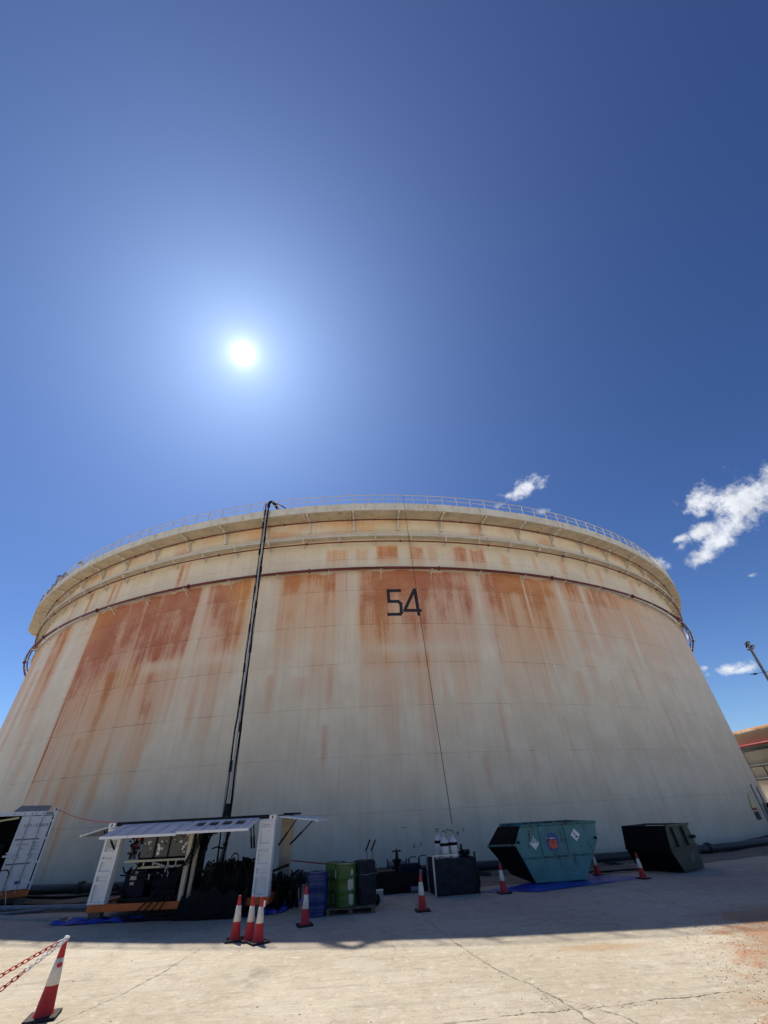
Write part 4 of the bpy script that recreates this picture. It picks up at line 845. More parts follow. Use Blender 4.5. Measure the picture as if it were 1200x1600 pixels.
# dark green skip turned so that its end and one side show
gs, _ = skip('waste_skip', (9.80, 18.95, 0), rad(36), (0, 1.50, -.44, 1.56, -.26, 1.40, .66, 1.30, .6), 1.62, MT['dgreen'], MT['dgreen'], 'dark green ribbed waste skip with chalk marks, standing on bare concrete')
q = MB(); q.box(-.28, 1.46, -.06, .05, 1.26, 1.325, MT['dgreen']); q.box(-.28, 1.46, 1.57, 1.62, 1.26, 1.32, MT['dgreen']); q.box(1.38, 1.46, .05, 1.57, 1.26, 1.32, MT['dgreen']); q.build('rim', gs, bevel=.012)
q = MB(); q.add([(-.265, -.02, 1.315), (-.265, 1.64, 1.315), (-.445, 1.64, .62), (-.445, -.02, .62), (-.31, -.02, 1.315), (-.31, 1.64, 1.315), (-.49, 1.64, .62), (-.49, -.02, .62)], [(0, 1, 2, 3), (7, 6, 5, 4), (0, 4, 5, 1), (1, 5, 6, 2), (2, 6, 7, 3), (3, 7, 4, 0)], MT['hatch_shade']); q.build('end_hatch', gs, bevel=.01)  # overhanging end of the green skip, shade painted as black
q = MB(); q.add([(-.45, .01, .60), (-.45, 1.61, .60), (-.03, 1.61, .06), (-.03, .01, .06), (-.47, .01, .597), (-.47, 1.61, .597), (-.05, 1.61, .05), (-.05, .01, .05)], [(0, 1, 2, 3), (7, 6, 5, 4), (0, 4, 5, 1), (1, 5, 6, 2), (2, 6, 7, 3), (3, 7, 4, 0)], MT['hatch_shade']); q.build('end_plate', gs)  # lower end face, also blackened to carry its shade
for x0 in (.12, .86):
    q = MB(); q.beam((x0, -.03, 1.24), (x0+.06, -.03, .70), .09, .06, MT['dgreen']); q.build('rib', gs, bevel=.008)
q = MB(); q.beam((-.46, -.03, .66), (1.55, -.03, .66), .06, .07, MT['dgreen']); q.build('fold_ledge', gs, bevel=.008)
q = MB(); q.tube([(1.42, -.14, .92), (1.42, .04, .92)], .055, MT['dgreen'], 10); q.build('lifting_lug', gs)
q = MB()
for a, b in [((.34, 1.16), (.54, .84)), ((.54, .84), (.56, 1.14)), ((.78, .42), (.86, .22)), ((.86, .22), (.84, .48)), ((.98, .44), (1.04, .26)), ((1.04, .26), (1.1, .5)), ((.9, .3), (.98, .44))]:
    q.beam((a[0], -.004, a[1]), (b[0], -.004, b[1]), .018, .004, MT['chalk'], up=(0, 1, 0))
q.build('chalk_mark', gs)
q = MB(); q.box(-.25, 1.42, .05, 1.56, 1.10, 1.14, MT['black']); q.build('interior_shade_sheet', gs)  # skip interior's shade put in as a black sheet

# ------------------------------------------------------------------ tarpaulins on the ground
def sheet(name, outline, label, seed, hz=.035, n=26, mt='tarp'):
    """crumpled sheet over a four-sided patch"""
    a, b, c, d = [Vector((x, y, 0)) for x, y in outline]; q = MB(); vs = []; rs_ = np.random.RandomState(seed).rand(6)*6
    for j in range(n+1):
        for i in range(n+1):
            u, v = i/n, j/n; p = (a.lerp(b, u)).lerp(d.lerp(c, u), v)
            e = min(u, 1-u, v, 1-v); w_ = .06*math.sin(u*9+rs_[0]+v*4)*(e < .01)
            z = .008+hz*(.5+.5*math.sin(u*17+rs_[1]+3*math.sin(v*7+rs_[2])))*(.4+.6*math.sin(v*11+u*5+rs_[3])**2)
            vs.append((p.x+w_*.6, p.y+w_, z if e > .001 else .006+z*.3))
    q.add(vs, [(j*(n+1)+i, j*(n+1)+i+1, (j+1)*(n+1)+i+1, (j+1)*(n+1)+i) for j in range(n) for i in range(n)], MT[mt], True)
    return tag(q.build(name), label, 'tarpaulin')
sheet('tarpaulin', [(2.4, 17.3), (4.2, 16.75), (8.1, 18.35), (6.9, 20.0)], 'flat blue tarpaulin spread under the teal skip', 3, .03, 44)
sheet('tarpaulin', [(-10.0, 15.42), (-7.6, 15.38), (-7.2, 15.72), (-9.5, 16.05)], 'crumpled blue tarpaulin edge below the left end of the equipment container', 5, .10)
sheet('tarpaulin', [(-4.35, 15.10), (-3.45, 15.55), (-2.95, 17.6), (-4.3, 17.4)], 'crumpled blue tarpaulin sticking out at the right end of the equipment container', 9, .09)

# ------------------------------------------------------------------ the equipment container with raised flaps
EC = empty('equipment_container', (-9.06, 15.63, 0), rad(-1.75)); tag(EC, 'white open-sided equipment container with raised flaps and orange base rail', 'container')
LX, WY, Z0, Z1 = 5.23, 2.4, .20, 2.2
def post(x0, y0, w_, d_, mt='white', face=-1):
    q = MB(); q.box(x0, x0+w_, y0, y0+d_, Z0+.16, Z1, MT[mt]); o = q.build('end_post', EC, bevel=.008)
    yf = y0-.012 if face < 0 else y0+d_+.012; ya, yb = (y0-.065, y0-.001) if face < 0 else (y0+d_+.001, y0+d_+.065)
    # pressed frame: raised stiles and cross bars leave recessed panels
    f = MB(); bw = w_*.15; rt = w_*.22
    f.box(x0+.005, x0+bw, ya, yb, Z0+.17, Z1-.10, MT[mt]); f.box(x0+w_-rt, x0+w_-.005, ya, yb, Z0+.17, Z1-.10, MT[mt])
    for za, zb in ((.38, .42), (.79, .87), (.98, 1.08), (1.30, 1.36), (1.42, 1.54), (1.83, 1.92), (2.03, 2.08)): f.box(x0+bw, x0+w_-rt, ya+.002, yb, za, zb, MT[mt])
    f.build('pressed_frame', o, bevel=.004)
    k = MB(); k.box(x0-.012, x0+.19, y0-.072, y0+.18, Z1-.10, Z1+.02, MT[mt]) if x0 < 1 else k.box(x0+w_-.19, x0+w_+.012, y0-.072, y0+.18, Z1-.10, Z1+.02, MT[mt])
    k.disc(((x0+.09) if x0 < 1 else (x0+w_-.09), y0-.0725, Z1-.04), .022, MT['ink'], 14, (0, -1, 0), .004, .04); k.build('corner_casting', o, bevel=.01)
    return o
post(0, 0, .50, .16); pr = post(LX-.48, 0, .48, .16)
text_mesh('PC 0142', .055, (LX-.26, -.004, 1.975), (math.pi/2, 0, 0), MT['inkgrey'], 'lettering', pr)
q = MB(); q.box(.12, .34, -.019, -.002, 1.60, 1.80, MT['paper']); q.build('notice', EC)
q = MB(); q.box(LX-.40, LX, WY-.16, WY, Z0+.16, Z1, MT['beige']); ro = q.build('end_post', EC, bevel=.008)
for za, zb in ((.8, .9), (1.0, 1.08), (1.3, 1.36), (1.45, 1.55), (1.85, 1.95)): q = MB(); q.box(LX-.36, LX-.06, WY-.186, WY-.161, za, zb, MT['beige']); q.build('pressed_bar', ro, bevel=.004)
q = MB(); q.box(0, .40, WY-.16, WY, Z0+.16, Z1, MT['beige']); q.build('end_post', EC, bevel=.008)
q = MB()
for y0 in (0, WY-.14): q.box(0, LX, y0-.004, y0+.14, Z0, Z0+.16, MT['orange'])
for x0 in (0, LX-.14): q.box(x0-.004, x0+.144, .14, WY-.14, Z0, Z0+.16, MT['orange'])
q.build('base_rail', EC, bevel=.01)
q = MB(); q.box(.14, LX-.14, .14, WY-.14, Z0+.03, Z0+.12, MT['blackmetal']); q.build('floor', EC)
for a in (.08, LX-.45):
    for y0 in (.02, WY-.25): q = MB(); q.box(a, a+.34, y0, y0+.2, 0, Z0-.002, MT['wood']); q.build('timber_block', EC, bevel=.01)
q = MB(); q.box(.2, LX-.2, -.01, .10, Z1-.075, Z1+.03, MT['blackmetal']); q.box(.2, LX-.2, WY-.10, WY, Z1-.075, Z1+.02, MT['blackmetal']); q.box(.02, LX-.02, .10, WY-.10, Z1-.04, Z1+.015, MT['grey']); q.build('roof', EC)
q = MB(); q.box(LX-.02, LX+.28, .9, 2.2, Z1+.0, Z1+.05, MT['skirt']); q.build('rolled_cover', EC)
# flaps
def flap(x0, x1, yh, yo, zh, zo, name, slots=0, axis='x'):
    q = MB(); t_ = .035
    if axis == 'x': P = [(x0, yh, zh), (x1, yh, zh), (x1+.02, yo, zo), (x0-.02, yo, zo)]
    else: P = [(yh, x0, zh), (yh, x1, zh), (yo, x1, zo), (yo, x0, zo)]
    q.add([(a, b, c) for a, b, c in P]+[(a, b, c-t_) for a, b, c in P], [(0, 1, 2, 3), (7, 6, 5, 4), (0, 4, 5, 1), (1, 5, 6, 2), (2, 6, 7, 3), (3, 7, 4, 0)], MT['flap']); o = q.build(name, EC, bevel=.006)
    P = [Vector(p) for p in P]
    f = MB(); up = Vector((0, 0, .014))
    for k in range(5):
        u = (k+.5)/5; a = P[0].lerp(P[1], u)+up; b = P[3].lerp(P[2], u)+up; f.beam(a.lerp(b, .12), a.lerp(b, .95), .10, .014, MT['flap'])
    f.build('pressed_rib', o)
    e = MB(); e.beam(P[3]+Vector((0, 0, -.02)), P[2]+Vector((0, 0, -.02)), .05, .06, MT['white']); e.build('edge_bar', o)
    for k in range(slots):
        s_ = MB(); u = .22+.19*k; c = P[0].lerp(P[1], u).lerp(P[3].lerp(P[2], u), .45); d = (P[1]-P[0]).normalized(); g = (P[3]-P[0]).normalized(); s_.add([c+d*i_*.11+g*j_*.10+Vector((0, 0, z_)) for z_ in (.012, .03) for i_, j_ in ((-1, -1), (1, -1), (1, 1), (-1, 1))], [(3, 2, 1, 0), (4, 5, 6, 7), (0, 1, 5, 4), (1, 2, 6, 5), (2, 3, 7, 6), (3, 0, 4, 7)], MT['ink']); s_.build('vent', o)
    return o
flap(.42, 2.62, -.012, -1.0, Z1-.03, Z1-.30, 'roof_flap'); flap(2.66, 4.72, -.012, -1.0, Z1-.03, Z1-.27, 'roof_flap', 4)
flap(.2, 2.1, -.012, -1.0, Z1-.02, Z1-.25, 'end_flap', axis='y'); flap(.2, 2.2, LX+.012, LX+1.25, Z1-.02, Z1-.16, 'end_flap', axis='y')
for a, b in [((.30, -.55, Z1-.18), (.34, -.02, Z1-.62)), ((4.62, -.5, Z1-.17), (4.58, -.02, Z1-.75)), ((4.68, -.42, Z1-.15), (4.66, -.02, Z1-.75)), ((LX+.55, .5, Z1-.10), (LX+.02, .5, Z1-.75)), ((LX+.85, 1.9, Z1-.12), (LX+.02, 1.95, Z1-.80)), ((-.5, .5, Z1-.14), (-.02, .5, Z1-.7))]:
    q = MB(); q.tube([a, b], .018, MT['black'], 6); q.tube([b, Vector(b).lerp(Vector(a), .45)], .028, MT['blackmetal'], 6); q.build('gas_strut', EC)
q = MB(); q.box(2.58, 2.70, .02, .14, Z0+.16, Z1-.04, MT['cream']); q.box(2.70, 2.80, .3, .4, Z0+.16, Z1-.04, MT['cream']); q.build('divider_post', EC, bevel=.008)
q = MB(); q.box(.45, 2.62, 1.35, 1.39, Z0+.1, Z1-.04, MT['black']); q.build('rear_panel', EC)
# control panels
for x0, x1, seed in ((1.06, 1.46, 1), (1.52, 1.90, 2), (1.95, 2.53, 3)):
    q = MB(); q.box(x0, x1, .22, .46, 1.33, 1.99, MT['grey']); o = q.build('control_panel', EC, bevel=.02); rr = random.Random(seed)
    q = MB(); q.box(x0+.03, x1-.03, .213, .219, 1.37, 1.95, MT['grey']); q.build('panel_door', o, bevel=.004)
    xm = (x0+x1)/2
    g = MB(); g.box(xm-.02, xm+.02, .19, .212, 1.82, 1.90, MT['ink']); g.build('switch', o)
    for _ in range(8 if seed < 3 else 16):
        px, pz = rr.uniform(x0+.06, x1-.06), rr.uniform(1.42, 1.72 if seed < 3 else 1.9); m = rr.choice(['paper', 'ink', 'ink', 'steel', 'lwhite', 'darkred'])
        g = MB()
        if rr.random() < .5: g.disc((px, .212, pz), rr.uniform(.015, .03), MT[m], 12, (0, -1, 0), .02)
        else: w_, h_ = rr.uniform(.015, .04), rr.uniform(.012, .03); g.box(px-w_, px+w_, .2, .212, pz-h_, pz+h_, MT[m])
        g.build('gauge', o)
    if seed == 2: g = MB(); g.box(x0+.06, x0+.14, .205, .212, 1.38, 1.58, MT['lwhite']); g.build('notice', o)
q = MB(); q.beam((.62, .24, 1.26), (2.58, .24, 1.26), .05, .05, MT['cream']); q.beam((.95, .34, 1.10), (2.58, .34, 1.10), .05, .05, MT['cream'])
for x0 in (1.2, 1.5, 1.95, 2.2): q.beam((x0, .3, 1.10), (x0, .3, 1.26), .03, .03, MT['cream'])
q.build('shelf_rail', EC)
q = MB(); rr = random.Random(5)
for _ in range(34):
    x0, z0 = rr.uniform(.58, 1.02), rr.uniform(1.34, 1.98); r_ = rr.uniform(.02, .055); q.disc((x0, rr.uniform(.25, .55), z0), r_, MT[rr.choice(['inkgrey', 'blackmetal', 'steel', 'black', 'black', 'darkred', 'lorange' if rr.random() < .3 else 'black'])], 12, (rr.uniform(-.3, .3), -1, rr.uniform(-.2, .2)), .05)
for _ in range(14): x0 = rr.uniform(.56, 1.0); q.tube([(x0, .4, 1.3), (x0+rr.uniform(-.1, .1), .5, 2.05)], .012, MT['black'], 6)
q.build('meter_rack', EC)
# machinery inside
pu = empty('pump_unit', EC.matrix_basis @ Vector((.6, .2, Z0+.13)), rad(-1.75)); tag(pu, 'dark blue pump unit with pipework under the control panels', 'pump'); rr = random.Random(12)
q = MB(); q.box(.05, 1.85, .1, .95, 0, .12, MT['blackmetal']); q.box(.1, .75, .15, .85, .12, .72, MT['navy']); q.lathe([(.02, -.4), (.24, -.4), (.26, -.36), (.26, .36), (.24, .4), (.02, .4)], MT['navy'], 22, at=(1.3, .5, .42), mx=Matrix.Rotation(math.pi/2, 4, 'Y').to_3x3()); q.box(.95, 1.7, .2, .8, .12, .25, MT['navy']); q.box(1.18, 1.42, .25, .55, .66, .82, MT['navy']); q.build('body', pu, bevel=.02)
q = MB(); q.box(.28, .48, .128, .143, .50, .69, MT['paper']); q.build('paper_sheet', pu); q = MB(); q.box(.30, .42, .128, .143, .39, .45, MT['paper']); q.build('rating_plate', pu)
q = MB()
for k in range(16):
    x0, z0 = rr.uniform(.1, 1.8), rr.uniform(.1, .8); q.tube(smooth_path([(x0, .1, z0), (x0+rr.uniform(-.15, .15), .02, z0+rr.uniform(-.2, .2)), (x0+rr.uniform(-.3, .3), .1, min(.92, z0+rr.uniform(.0, .3)))], 5), rr.choice([.012, .02, .03]), MT[rr.choice(['black', 'navy', 'steel', 'blackmetal', 'blackmetal'])], 7)
for k in range(12): x0, z0 = rr.uniform(.8, 1.85), rr.uniform(.5, .9); q.tube([(x0, .02, z0), (x0+rr.uniform(-.02, .04), .0, z0-rr.uniform(.05, .14))], rr.uniform(.01, .022), MT[rr.choice(['steel', 'steel', 'blackmetal'])], 7)
q.tube([(.0, .03, .62), (1.88, .03, .60)], .02, MT['blackmetal'], 7); q.build('pipework', pu)
m2 = empty('compressor', EC.matrix_basis @ Vector((2.9, .5, Z0+.13)), rad(-1.75)); tag(m2, 'low black compressor and hose manifold in the open right half of the container', 'compressor')
q = MB(); q.box(0, 1.75, .2, 1.5, 0, .5, MT['black']); q.lathe([(.02, -.5), (.25, -.5), (.27, -.46), (.27, .46), (.25, .5), (.02, .5)], MT['blackmetal'], 22, at=(.7, .6, .50), mx=Matrix.Rotation(math.pi/2, 4, 'Y').to_3x3()); q.box(1.2, 1.7, .25, 1.0, .5, .70, MT['black']); q.box(.0, .35, .3, 1.0, .5, .66, MT['black']); q.build('body', m2, bevel=.02)
q = MB(); rr = random.Random(8)
for k in range(40):
    x0, y0 = rr.uniform(-.1, 1.75), rr.uniform(-.1, 1.1); q.tube(smooth_path([(x0, y0, .05), (x0+rr.uniform(-.15, .15), y0-.1, rr.uniform(.3, .6)), (x0+rr.uniform(-.2, .2), y0, rr.uniform(.5, .85)), (x0+rr.uniform(-.35, .35), y0+.2, rr.uniform(.3, .6))], 5), rr.choice([.015, .02, .03, .04]), MT[rr.choice(['black', 'black', 'blackmetal'])], 7)
q.tube([(.96+.11*math.cos(t), .2, .86+.12*math.sin(t)) for t in np.linspace(0, 2*math.pi, 18)[:-1]], .016, MT['black'], 6, closed=True); q.tube([(.9, .4, .7), (1.6, .5, .82)], .022, MT['blackmetal'], 6); q.build('hoses', m2)
for x0, y0, x1, y1, z1, mt, lab in ((.1, .9, .42, 1.1, 1.72, 'greypipe', 'grey telescopic support pole leaning inside the open right half of the container'), (.34, .7, .44, .8, 1.75, 'blackmetal', 'black support pole with clamps inside the open right half of the container'), (-.28, .4, -.02, .5, 1.6, 'blackmetal', 'black bracket pole beside the cream divider of the container')):
    q = MB(); a = m2.matrix_basis @ Vector((x0, y0, .4)); b = m2.matrix_basis @ Vector((x1, y1, z1)); q.tube([a, b], .042, MT[mt], 8); q.tube([a.lerp(b, .55), a.lerp(b, .62)], .065, MT['blackmetal'], 8); q.tube([a.lerp(b, .85), a.lerp(b, .98)], .075, MT['blackmetal'], 8); q.tube([a.lerp(b, .5), a.lerp(b, .5)+Vector((-.25, 0, .06)), a.lerp(b, .5)+Vector((-.4, 0, .02))], .018, MT['black'], 6)
    tag(q.build('support_pole'), lab, 'pole')
q = MB(); a = m2.matrix_basis @ Vector((.0, .6, 1.62)); q.box(a.x-.12, a.x+.12, a.y, a.y+.04, a.z-.16, a.z+.17, MT['grey']); tag(q.build('hanging_plate', bevel=.05), 'grey rounded plate hanging under the flap beside the poles', 'plate')
q = MB()
for k in range(4): q.tube(smooth_path([EC.matrix_basis @ Vector(p) for p in ((2.86+.04*k, .25, 2.0), (2.80, -.02, 1.55-.1*k), (2.58-.05*k, -.06, 1.05), (2.40-.15*k, -.10, .55), (2.15-.22*k, -.12, .16))], 7), .018, MT['black'], 7)
tag(q.build('cable_bundle'), 'black cables slung from the cream divider down over the orange rail', 'cable')
# black sheet bundle covering the right part of the base rail
q = MB(); vs = []; NX = 40; NJ = 8; rr = random.Random(2)
for j in range(NJ+1):
    for i in range(NX+1):
        u = i/NX; v = j/NJ; x = 2.72+1.92*u; y = -.02-.34*v**1.5-.05*math.sin(u*14+v*3)*v; z = (.52-.07*math.sin(u*23)-.05*math.sin(u*9+1))*(1-v)+.012+.02*math.sin(u*31+v*6)*(0 < v < 1); vs.append(EC.matrix_basis @ Vector((x, y, z)))
q.add(vs, [(j*(NX+1)+i, j*(NX+1)+i+1, (j+1)*(NX+1)+i+1, (j+1)*(NX+1)+i) for j in range(NJ) for i in range(NX)], MT['black'], True)
tag(q.build('rubber_sheet'), 'black rubber sheet hanging over the right part of the container base', 'sheet')
q = MB()
for k in range(7): q.tube(smooth_path([EC.matrix_basis @ Vector(p) for p in ((.5+.2*k, -.05-.03*k, .03), (1.6+.15*k, -.12+.02*k, .05), (2.6, -.28+.06*k, .06), (3.8, -.40+.05*k, .05), (4.7, -.15+.06*k, .04))], 7), .03, MT['black'], 7)
tag(q.build('hose_bundle'), 'black hoses lying on the ground along the front of the equipment container', 'hose')
q = MB()
for k in range(26):
    p = EC.matrix_basis @ Vector((LX-.1+random.uniform(0, .8), random.uniform(.5, 2.2), 0)); q.tube(smooth_path([p+Vector((0, 0, .02)), p+Vector((random.uniform(-.1, .1), 0, random.uniform(.3, .6))), p+Vector((random.uniform(-.3, .3), .1, random.uniform(.35, .85)))], 5), random.choice([.02, .03, .05]), MT[random.choice(['black', 'blackmetal'])], 7)
p = EC.matrix_basis @ Vector((LX-.2, 1.0, 0)); q.box(p.x, p.x+.7, p.y, p.y+.9, .35, .60, MT['black']); q.beam(p+Vector((-.3, -.3, .75)), p+Vector((.3, .7, .9)), .06, .06, MT['blackmetal'])
tag(q.build('hose_rack'), 'tangle of black hoses and fittings at the right end of the container', 'hose')
# tripod in front of the compressor
tp = empty('tripod', EC.matrix_basis @ Vector((3.42, -.02, 0))); tag(tp, 'thin black tripod stand in front of the compressor', 'tripod')
for k, (dx, dy) in enumerate(((-.42, -.12), (-.03, -.25), (.26, .12))):
    q = MB(); q.tube([(.02*k, 0, .98), (dx, dy, .02)], .013, MT['blackmetal'], 6); q.build('leg', tp)
q = MB(); q.lathe([(.001, .97), (.14, .97), (.16, 1.0), (.16, 1.08), (.14, 1.10), (.001, 1.10)], MT['blackmetal'], 22); q.build('head', tp)

# ------------------------------------------------------------------ the container at far left
LC = empty('shipping_container', (-14.70, 21.05, 0), rad(36.5)); tag(LC, 'white shipping container at the left edge with one door leaf open, orange sill', 'container')
W2, H2, D2 = 2.44, 2.78, 4.2      # x runs from -W2 to 0, y away from the viewer
for x0 in (-.07, -W2): q = MB(); q.box(x0, x0+.07, .0, .12, .12, H2, MT['white']); q.build('corner_post', LC, bevel=.01)
q = MB(); q.box(-W2+.07, -.07, 0, .10, H2-.14, H2, MT['white']); q.build('door_header', LC, bevel=.01)
q = MB()
for x0 in (-.36, -.30, -.24, -.18, -W2+.2, -W2+.26, -W2+.32): q.box(x0, x0+.035, -.006, -.001, H2-.12, H2-.03, MT['ink'])
for x0 in (-1.1, -.72, -1.45): q.disc((x0, -.001, H2-.075), .022, MT['ink'], 10, (0, -1, 0), .005)
q.build('header_lettering', LC)
q = MB(); q.box(-W2, 0, -.01, .10, .10, .30, MT['orange']); q.build('door_sill', LC, bevel=.01)
q = MB(); q.box(-.05, 0, .12, D2, .3, H2-.02, MT['white']); q.build('side_wall', LC); q = MB(); q.box(-W2, -W2+.05, .12, D2, .3, H2-.02, MT['white']); q.build('side_wall', LC)
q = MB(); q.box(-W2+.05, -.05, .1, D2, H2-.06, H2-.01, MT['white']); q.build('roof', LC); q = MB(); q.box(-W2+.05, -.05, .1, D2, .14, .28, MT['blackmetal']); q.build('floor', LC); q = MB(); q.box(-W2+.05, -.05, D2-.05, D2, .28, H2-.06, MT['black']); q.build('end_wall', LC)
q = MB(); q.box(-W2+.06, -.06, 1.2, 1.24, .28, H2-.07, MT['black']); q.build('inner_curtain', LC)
for x0 in (-.16, -W2-.02): q = MB(); q.box(x0, x0+.18, -.03, .15, H2-.02, H2+.10, MT['white']); q.disc((x0+.09, -.031, H2+.04), .03, MT['ink'], 12, (0, -1, 0), .004, .045); q.build('corner_casting', LC, bevel=.01)
# closed right leaf
dr = MB(); dr.box(-1.16, -.11, .01, .06, .32, H2-.16, MT['white']); door = dr.build('door', LC, bevel=.006)
q = MB()
for za, zb in ((1.08, 1.12), (1.84, 1.88)): q.box(-1.10, -.30, -.008, .009, za, zb, MT['inkgrey'])
q.box(-1.16, -1.12, -.012, .009, .32, H2-.16, MT['white']); q.build('door_fold', door)
for x0 in (-.86, -.45):
    q = MB(); q.tube([(x0, -.035, .20), (x0, -.035, H2-.05)], .02, MT['steel'], 8)
    for zz in (.42, 1.3, 2.0, H2-.18): q.box(x0-.05, x0+.05, -.05, .008, zz-.03, zz+.03, MT['white'])
    q.build('locking_bar', door, bevel=.004)
for zz in (.5, 1.12, 1.86, H2-.34):
    q = MB(); q.box(-.13, .02, -.03, .008, zz-.035, zz+.035, MT['white']); q.build('hinge', door, bevel=.006)
q = MB(); q.box(-.110, -.072, .0, .05, .32, H2-.2, MT['black']); q.build('door_seal', door)
q = MB(); q.beam((-1.30, -.05, 1.36), (-.98, -.05, 1.36), .05, .06, MT['white']); q.beam((-1.22, -.05, 1.45), (-1.1, -.05, 1.45), .05, .05, MT['white']); q.build('latch', door)
for tx, sz_, x0, zz in (('SZPU 424809 5', .15, -.52, 2.30), ('MAX GROSS', .075, -.80, 1.70), ('30 480 KG', .07, -.36, 1.73), ('67 200 LB', .07, -.36, 1.63), ('TARE', .07, -.80, 1.55), ('2 220 KG', .07, -.36, 1.53), ('NET', .07, -.82, 1.36), ('CU CAP', .07, -.84, 1.28), ('28 260 KG', .07, -.36, 1.36), ('62 300 LB', .07, -.36, 1.27), ('1 2', .10, -.55, .74)):
    text_mesh(tx, sz_, (x0, .006, zz), (math.pi/2, 0, 0), MT['inkgrey'], 'lettering', door, depth=.002)
q = MB(); q.box(-.58, -.40, .004, .009, .48, .58, MT['lblue']); q.build('sticker', door)
q = MB(); q.tube([(-.60, -.45, -.05), (-.80, -.40, .48)], .02, MT['steel'], 6); q.build('prop', LC)
q = MB(); q.tube(smooth_path([(-1.2, -.10, .92), (-1.0, -.12, .95), (-.88, -.1, .86), (-.86, -.06, .70)], 5), .016, MT['black'], 6); q.build('cable_loop', LC)
for x0 in (-.32, -W2+.05):
    for y0 in (.05, D2-.4): q = MB(); q.box(x0, x0+.28, y0, y0+.3, -.14, .098, MT['wood']); q.build('timber_block', LC)
# open left leaf swings out of the frame; equipment inside
q = MB(); q.box(-W2-.05, -W2-.01, -1.12, .0, .32, H2-.16, MT['white']); q.build('door', LC, bevel=.006)
q = MB(); q.beam((-W2+.05, .05, H2-.36), (-1.25, .12, H2-.20), .05, .06, MT['yellow']); tag(q.build('light_bar', LC))
g = empty('generator', LC.matrix_basis @ Vector((-2.2, .35, .28)), rad(36.5)); tag(g, 'dark machine with small pale fittings inside the left container', 'machine'); rr = random.Random(21)
q = MB(); q.box(0, .85, 0, .7, 0, 1.5, MT['black']); q.build('body', g, bevel=.02); q = MB()
for k in range(16): x0, z0 = rr.uniform(.05, .8), rr.uniform(.4, 1.4); q.disc((x0, -.003, z0), rr.uniform(.015, .04), MT[rr.choice(['steel', 'inkgrey', 'paper', 'blackmetal'])], 12, (0, -1, 0), .03)
for k in range(10): x0 = rr.uniform(.0, .8); q.tube(smooth_path([(x0, -.05, .1), (x0+.1, -.1, .5), (x0-.05, -.06, 1.0)], 5), .022, MT['black'], 7)
q.build('fittings', g)
tb = MB(); P = LC.matrix_basis
vs = [P @ Vector(v) for v in ((-1.55, .1, H2), (-.35, .1, H2), (-.25, .5, H2+.20), (-1.35, .5, H2+.22), (-.25, 1.2, H2+.16), (-1.35, 1.2, H2+.18), (-.35, 1.6, H2), (-1.5, 1.6, H2))]
tb.add(vs, [(0, 1, 2, 3), (3, 2, 4, 5), (5, 4, 6, 7), (0, 3, 5, 7), (1, 6, 4, 2), (0, 7, 6, 1)], MT['greypipe']); tag(tb.build('roof_bundle', bevel=.03), 'grey covered bundle lying on top of the left container', 'bundle')
# barrier tape between the containers, barrier pole by the drums
q = MB(); a, b = Vector((-14.74, 21.06, 2.82)), Vector((-9.0, 15.75, 2.22)); q.tube([a.lerp(b, i/14)-Vector((0, 0, .10*math.sin(i/14*math.pi))) for i in range(15)], .014, MT['tape'], 5); tag(q.build('barrier_tape'), 'orange tape strung between the two white containers', 'tape')
q = MB(); a, b = Vector((-4.03, 18.57, .92)), Vector((-2.05, 16.0, .93)); q.tube([a, b], .018, MT['darkred'], 6); q.tube([b, b+Vector((.0, .0, -.93))], .015, MT['blackmetal'], 6); tag(q.build('barrier_pole'), 'dark red barrier rope from the container to the green drums', 'barrier')

# ------------------------------------------------------------------ far right: neighbouring tank, lamp, wire
a52 = rad(52); T2 = Vector((110*math.sin(a52), 110*math.cos(a52), -.4)); R2T = 35
t2 = empty('old_tank', T2); tag(t2, 'old low tank with rusty rim and red ring pipe beyond tank 54', 'tank')
def band(r0, r1, z0, z1, m, name, n=160): return MB().lathe([(r0, z0), (r1, z0), (r1, z1), (r0, z1)], m, n, smooth=True).build(name, t2)
MB().lathe([(R2T, 0), (R2T, 8.3), (R2T+.06, 8.3), (R2T+.06, 9.4), (R2T+.22, 9.4), (R2T+.22, 10.05), (R2T-.1, 10.1), (R2T-.4, 10.05), (R2T-.45, 9.0), (0.1, 9.2)], MT['old'], 160).build('shell', t2)
band(R2T, R2T+.32, 7.95, 8.2, MT['darkred'], 'ring_pipe'); band(R2T, R2T+.16, 7.35, 7.6, MT['pipe'], 'ledge'); band(R2T, R2T+.2, 5.45, 5.68, MT['pipe'], 'ledge'); band(R2T, R2T+.2, 3.85, 4.15, MT['pipe'], 'ledge')
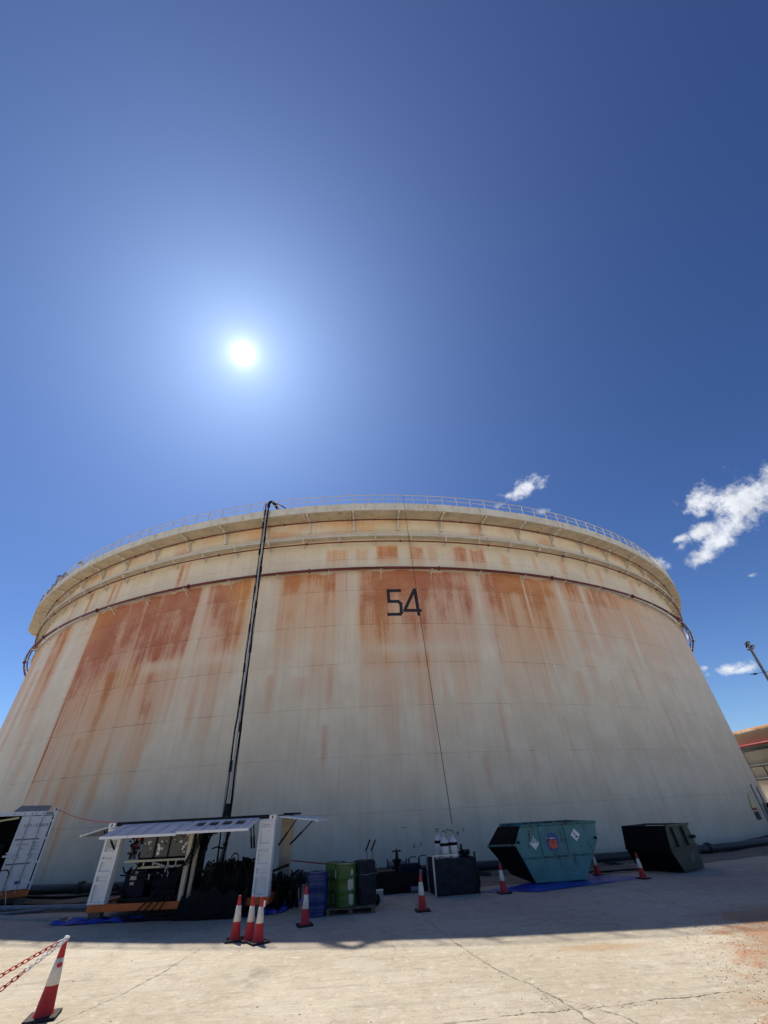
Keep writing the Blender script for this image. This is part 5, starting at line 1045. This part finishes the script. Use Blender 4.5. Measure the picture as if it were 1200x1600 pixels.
q = MB(); c0 = math.atan2(-T2.y, -T2.x)
for k in range(-20, 21): t = c0+k*.085; q.tube([(math.cos(t)*(R2T+.12), math.sin(t)*(R2T+.12), 0), (math.cos(t)*(R2T+.12), math.sin(t)*(R2T+.12), 7.9 if k % 2 else 5.5)], .07, MT['pipe'], 6)
q.build('down_pipe', t2)
lp = empty('floodlight_mast', (39.32, 45.32, -.3)); tag(lp, 'tall grey floodlight mast at the right edge behind tank 54', 'lamp')
q = MB(); q.tube([(0, 0, 0), (0, 0, 15.0)], [.22, .12], MT['lampgrey'], 12); q.build('pole', lp)
q = MB(); q.lathe([(.14, 14.9), (.34, 14.95), (.34, 15.02), (.12, 15.05)], MT['lampgrey'], 16); q.beam((-.3, 0, 15.2), (.3, 0, 15.2), .08, .08, MT['lampgrey']); q.beam((0, -.28, 15.6), (0, .28, 15.6), .08, .08, MT['lampgrey']); q.tube([(0, 0, 15), (0, 0, 15.75)], .07, MT['lampgrey'], 8); q.build('crossbar', lp)
for k, (x0, y0, zz) in enumerate(((-.26, -.12, 15.25), (.26, -.12, 15.25), (-.12, -.28, 15.62), (.14, .28, 15.62))):
    q = MB(); mx = Matrix.Translation((x0, y0, zz)) @ Matrix.Rotation(rad(35 if y0 < 0 else -35), 4, 'X'); q.box(-.17, .17, -.08, .08, -.12, .12, MT['blackmetal'], mx); q.box(-.14, .14, -.092, -.081, -.09, .09, MT['lampgrey'], mx); q.build('floodlight', lp, bevel=.02)
wr = empty('overhead_wire', (33, 44, 10.3)); tag(wr, 'thin overhead wire with a dark spacer crossing behind the floodlight mast', 'wire')
def azp(az, d, z): return Vector((math.sin(rad(az))*d, math.cos(rad(az))*d, z))-Vector((33, 44, 10.3))
q = MB(); q.tube([azp(39.7+.4*i, 58, 11.95 - .10*math.sin(i/30*math.pi)) for i in range(31)], .022, MT['black'], 5); q.build('wire', wr)
q = MB(); q.tube([azp(40.0, 58, 11.93), azp(40.35, 58, 11.92)], .075, MT['black'], 8); q.build('spacer', wr)
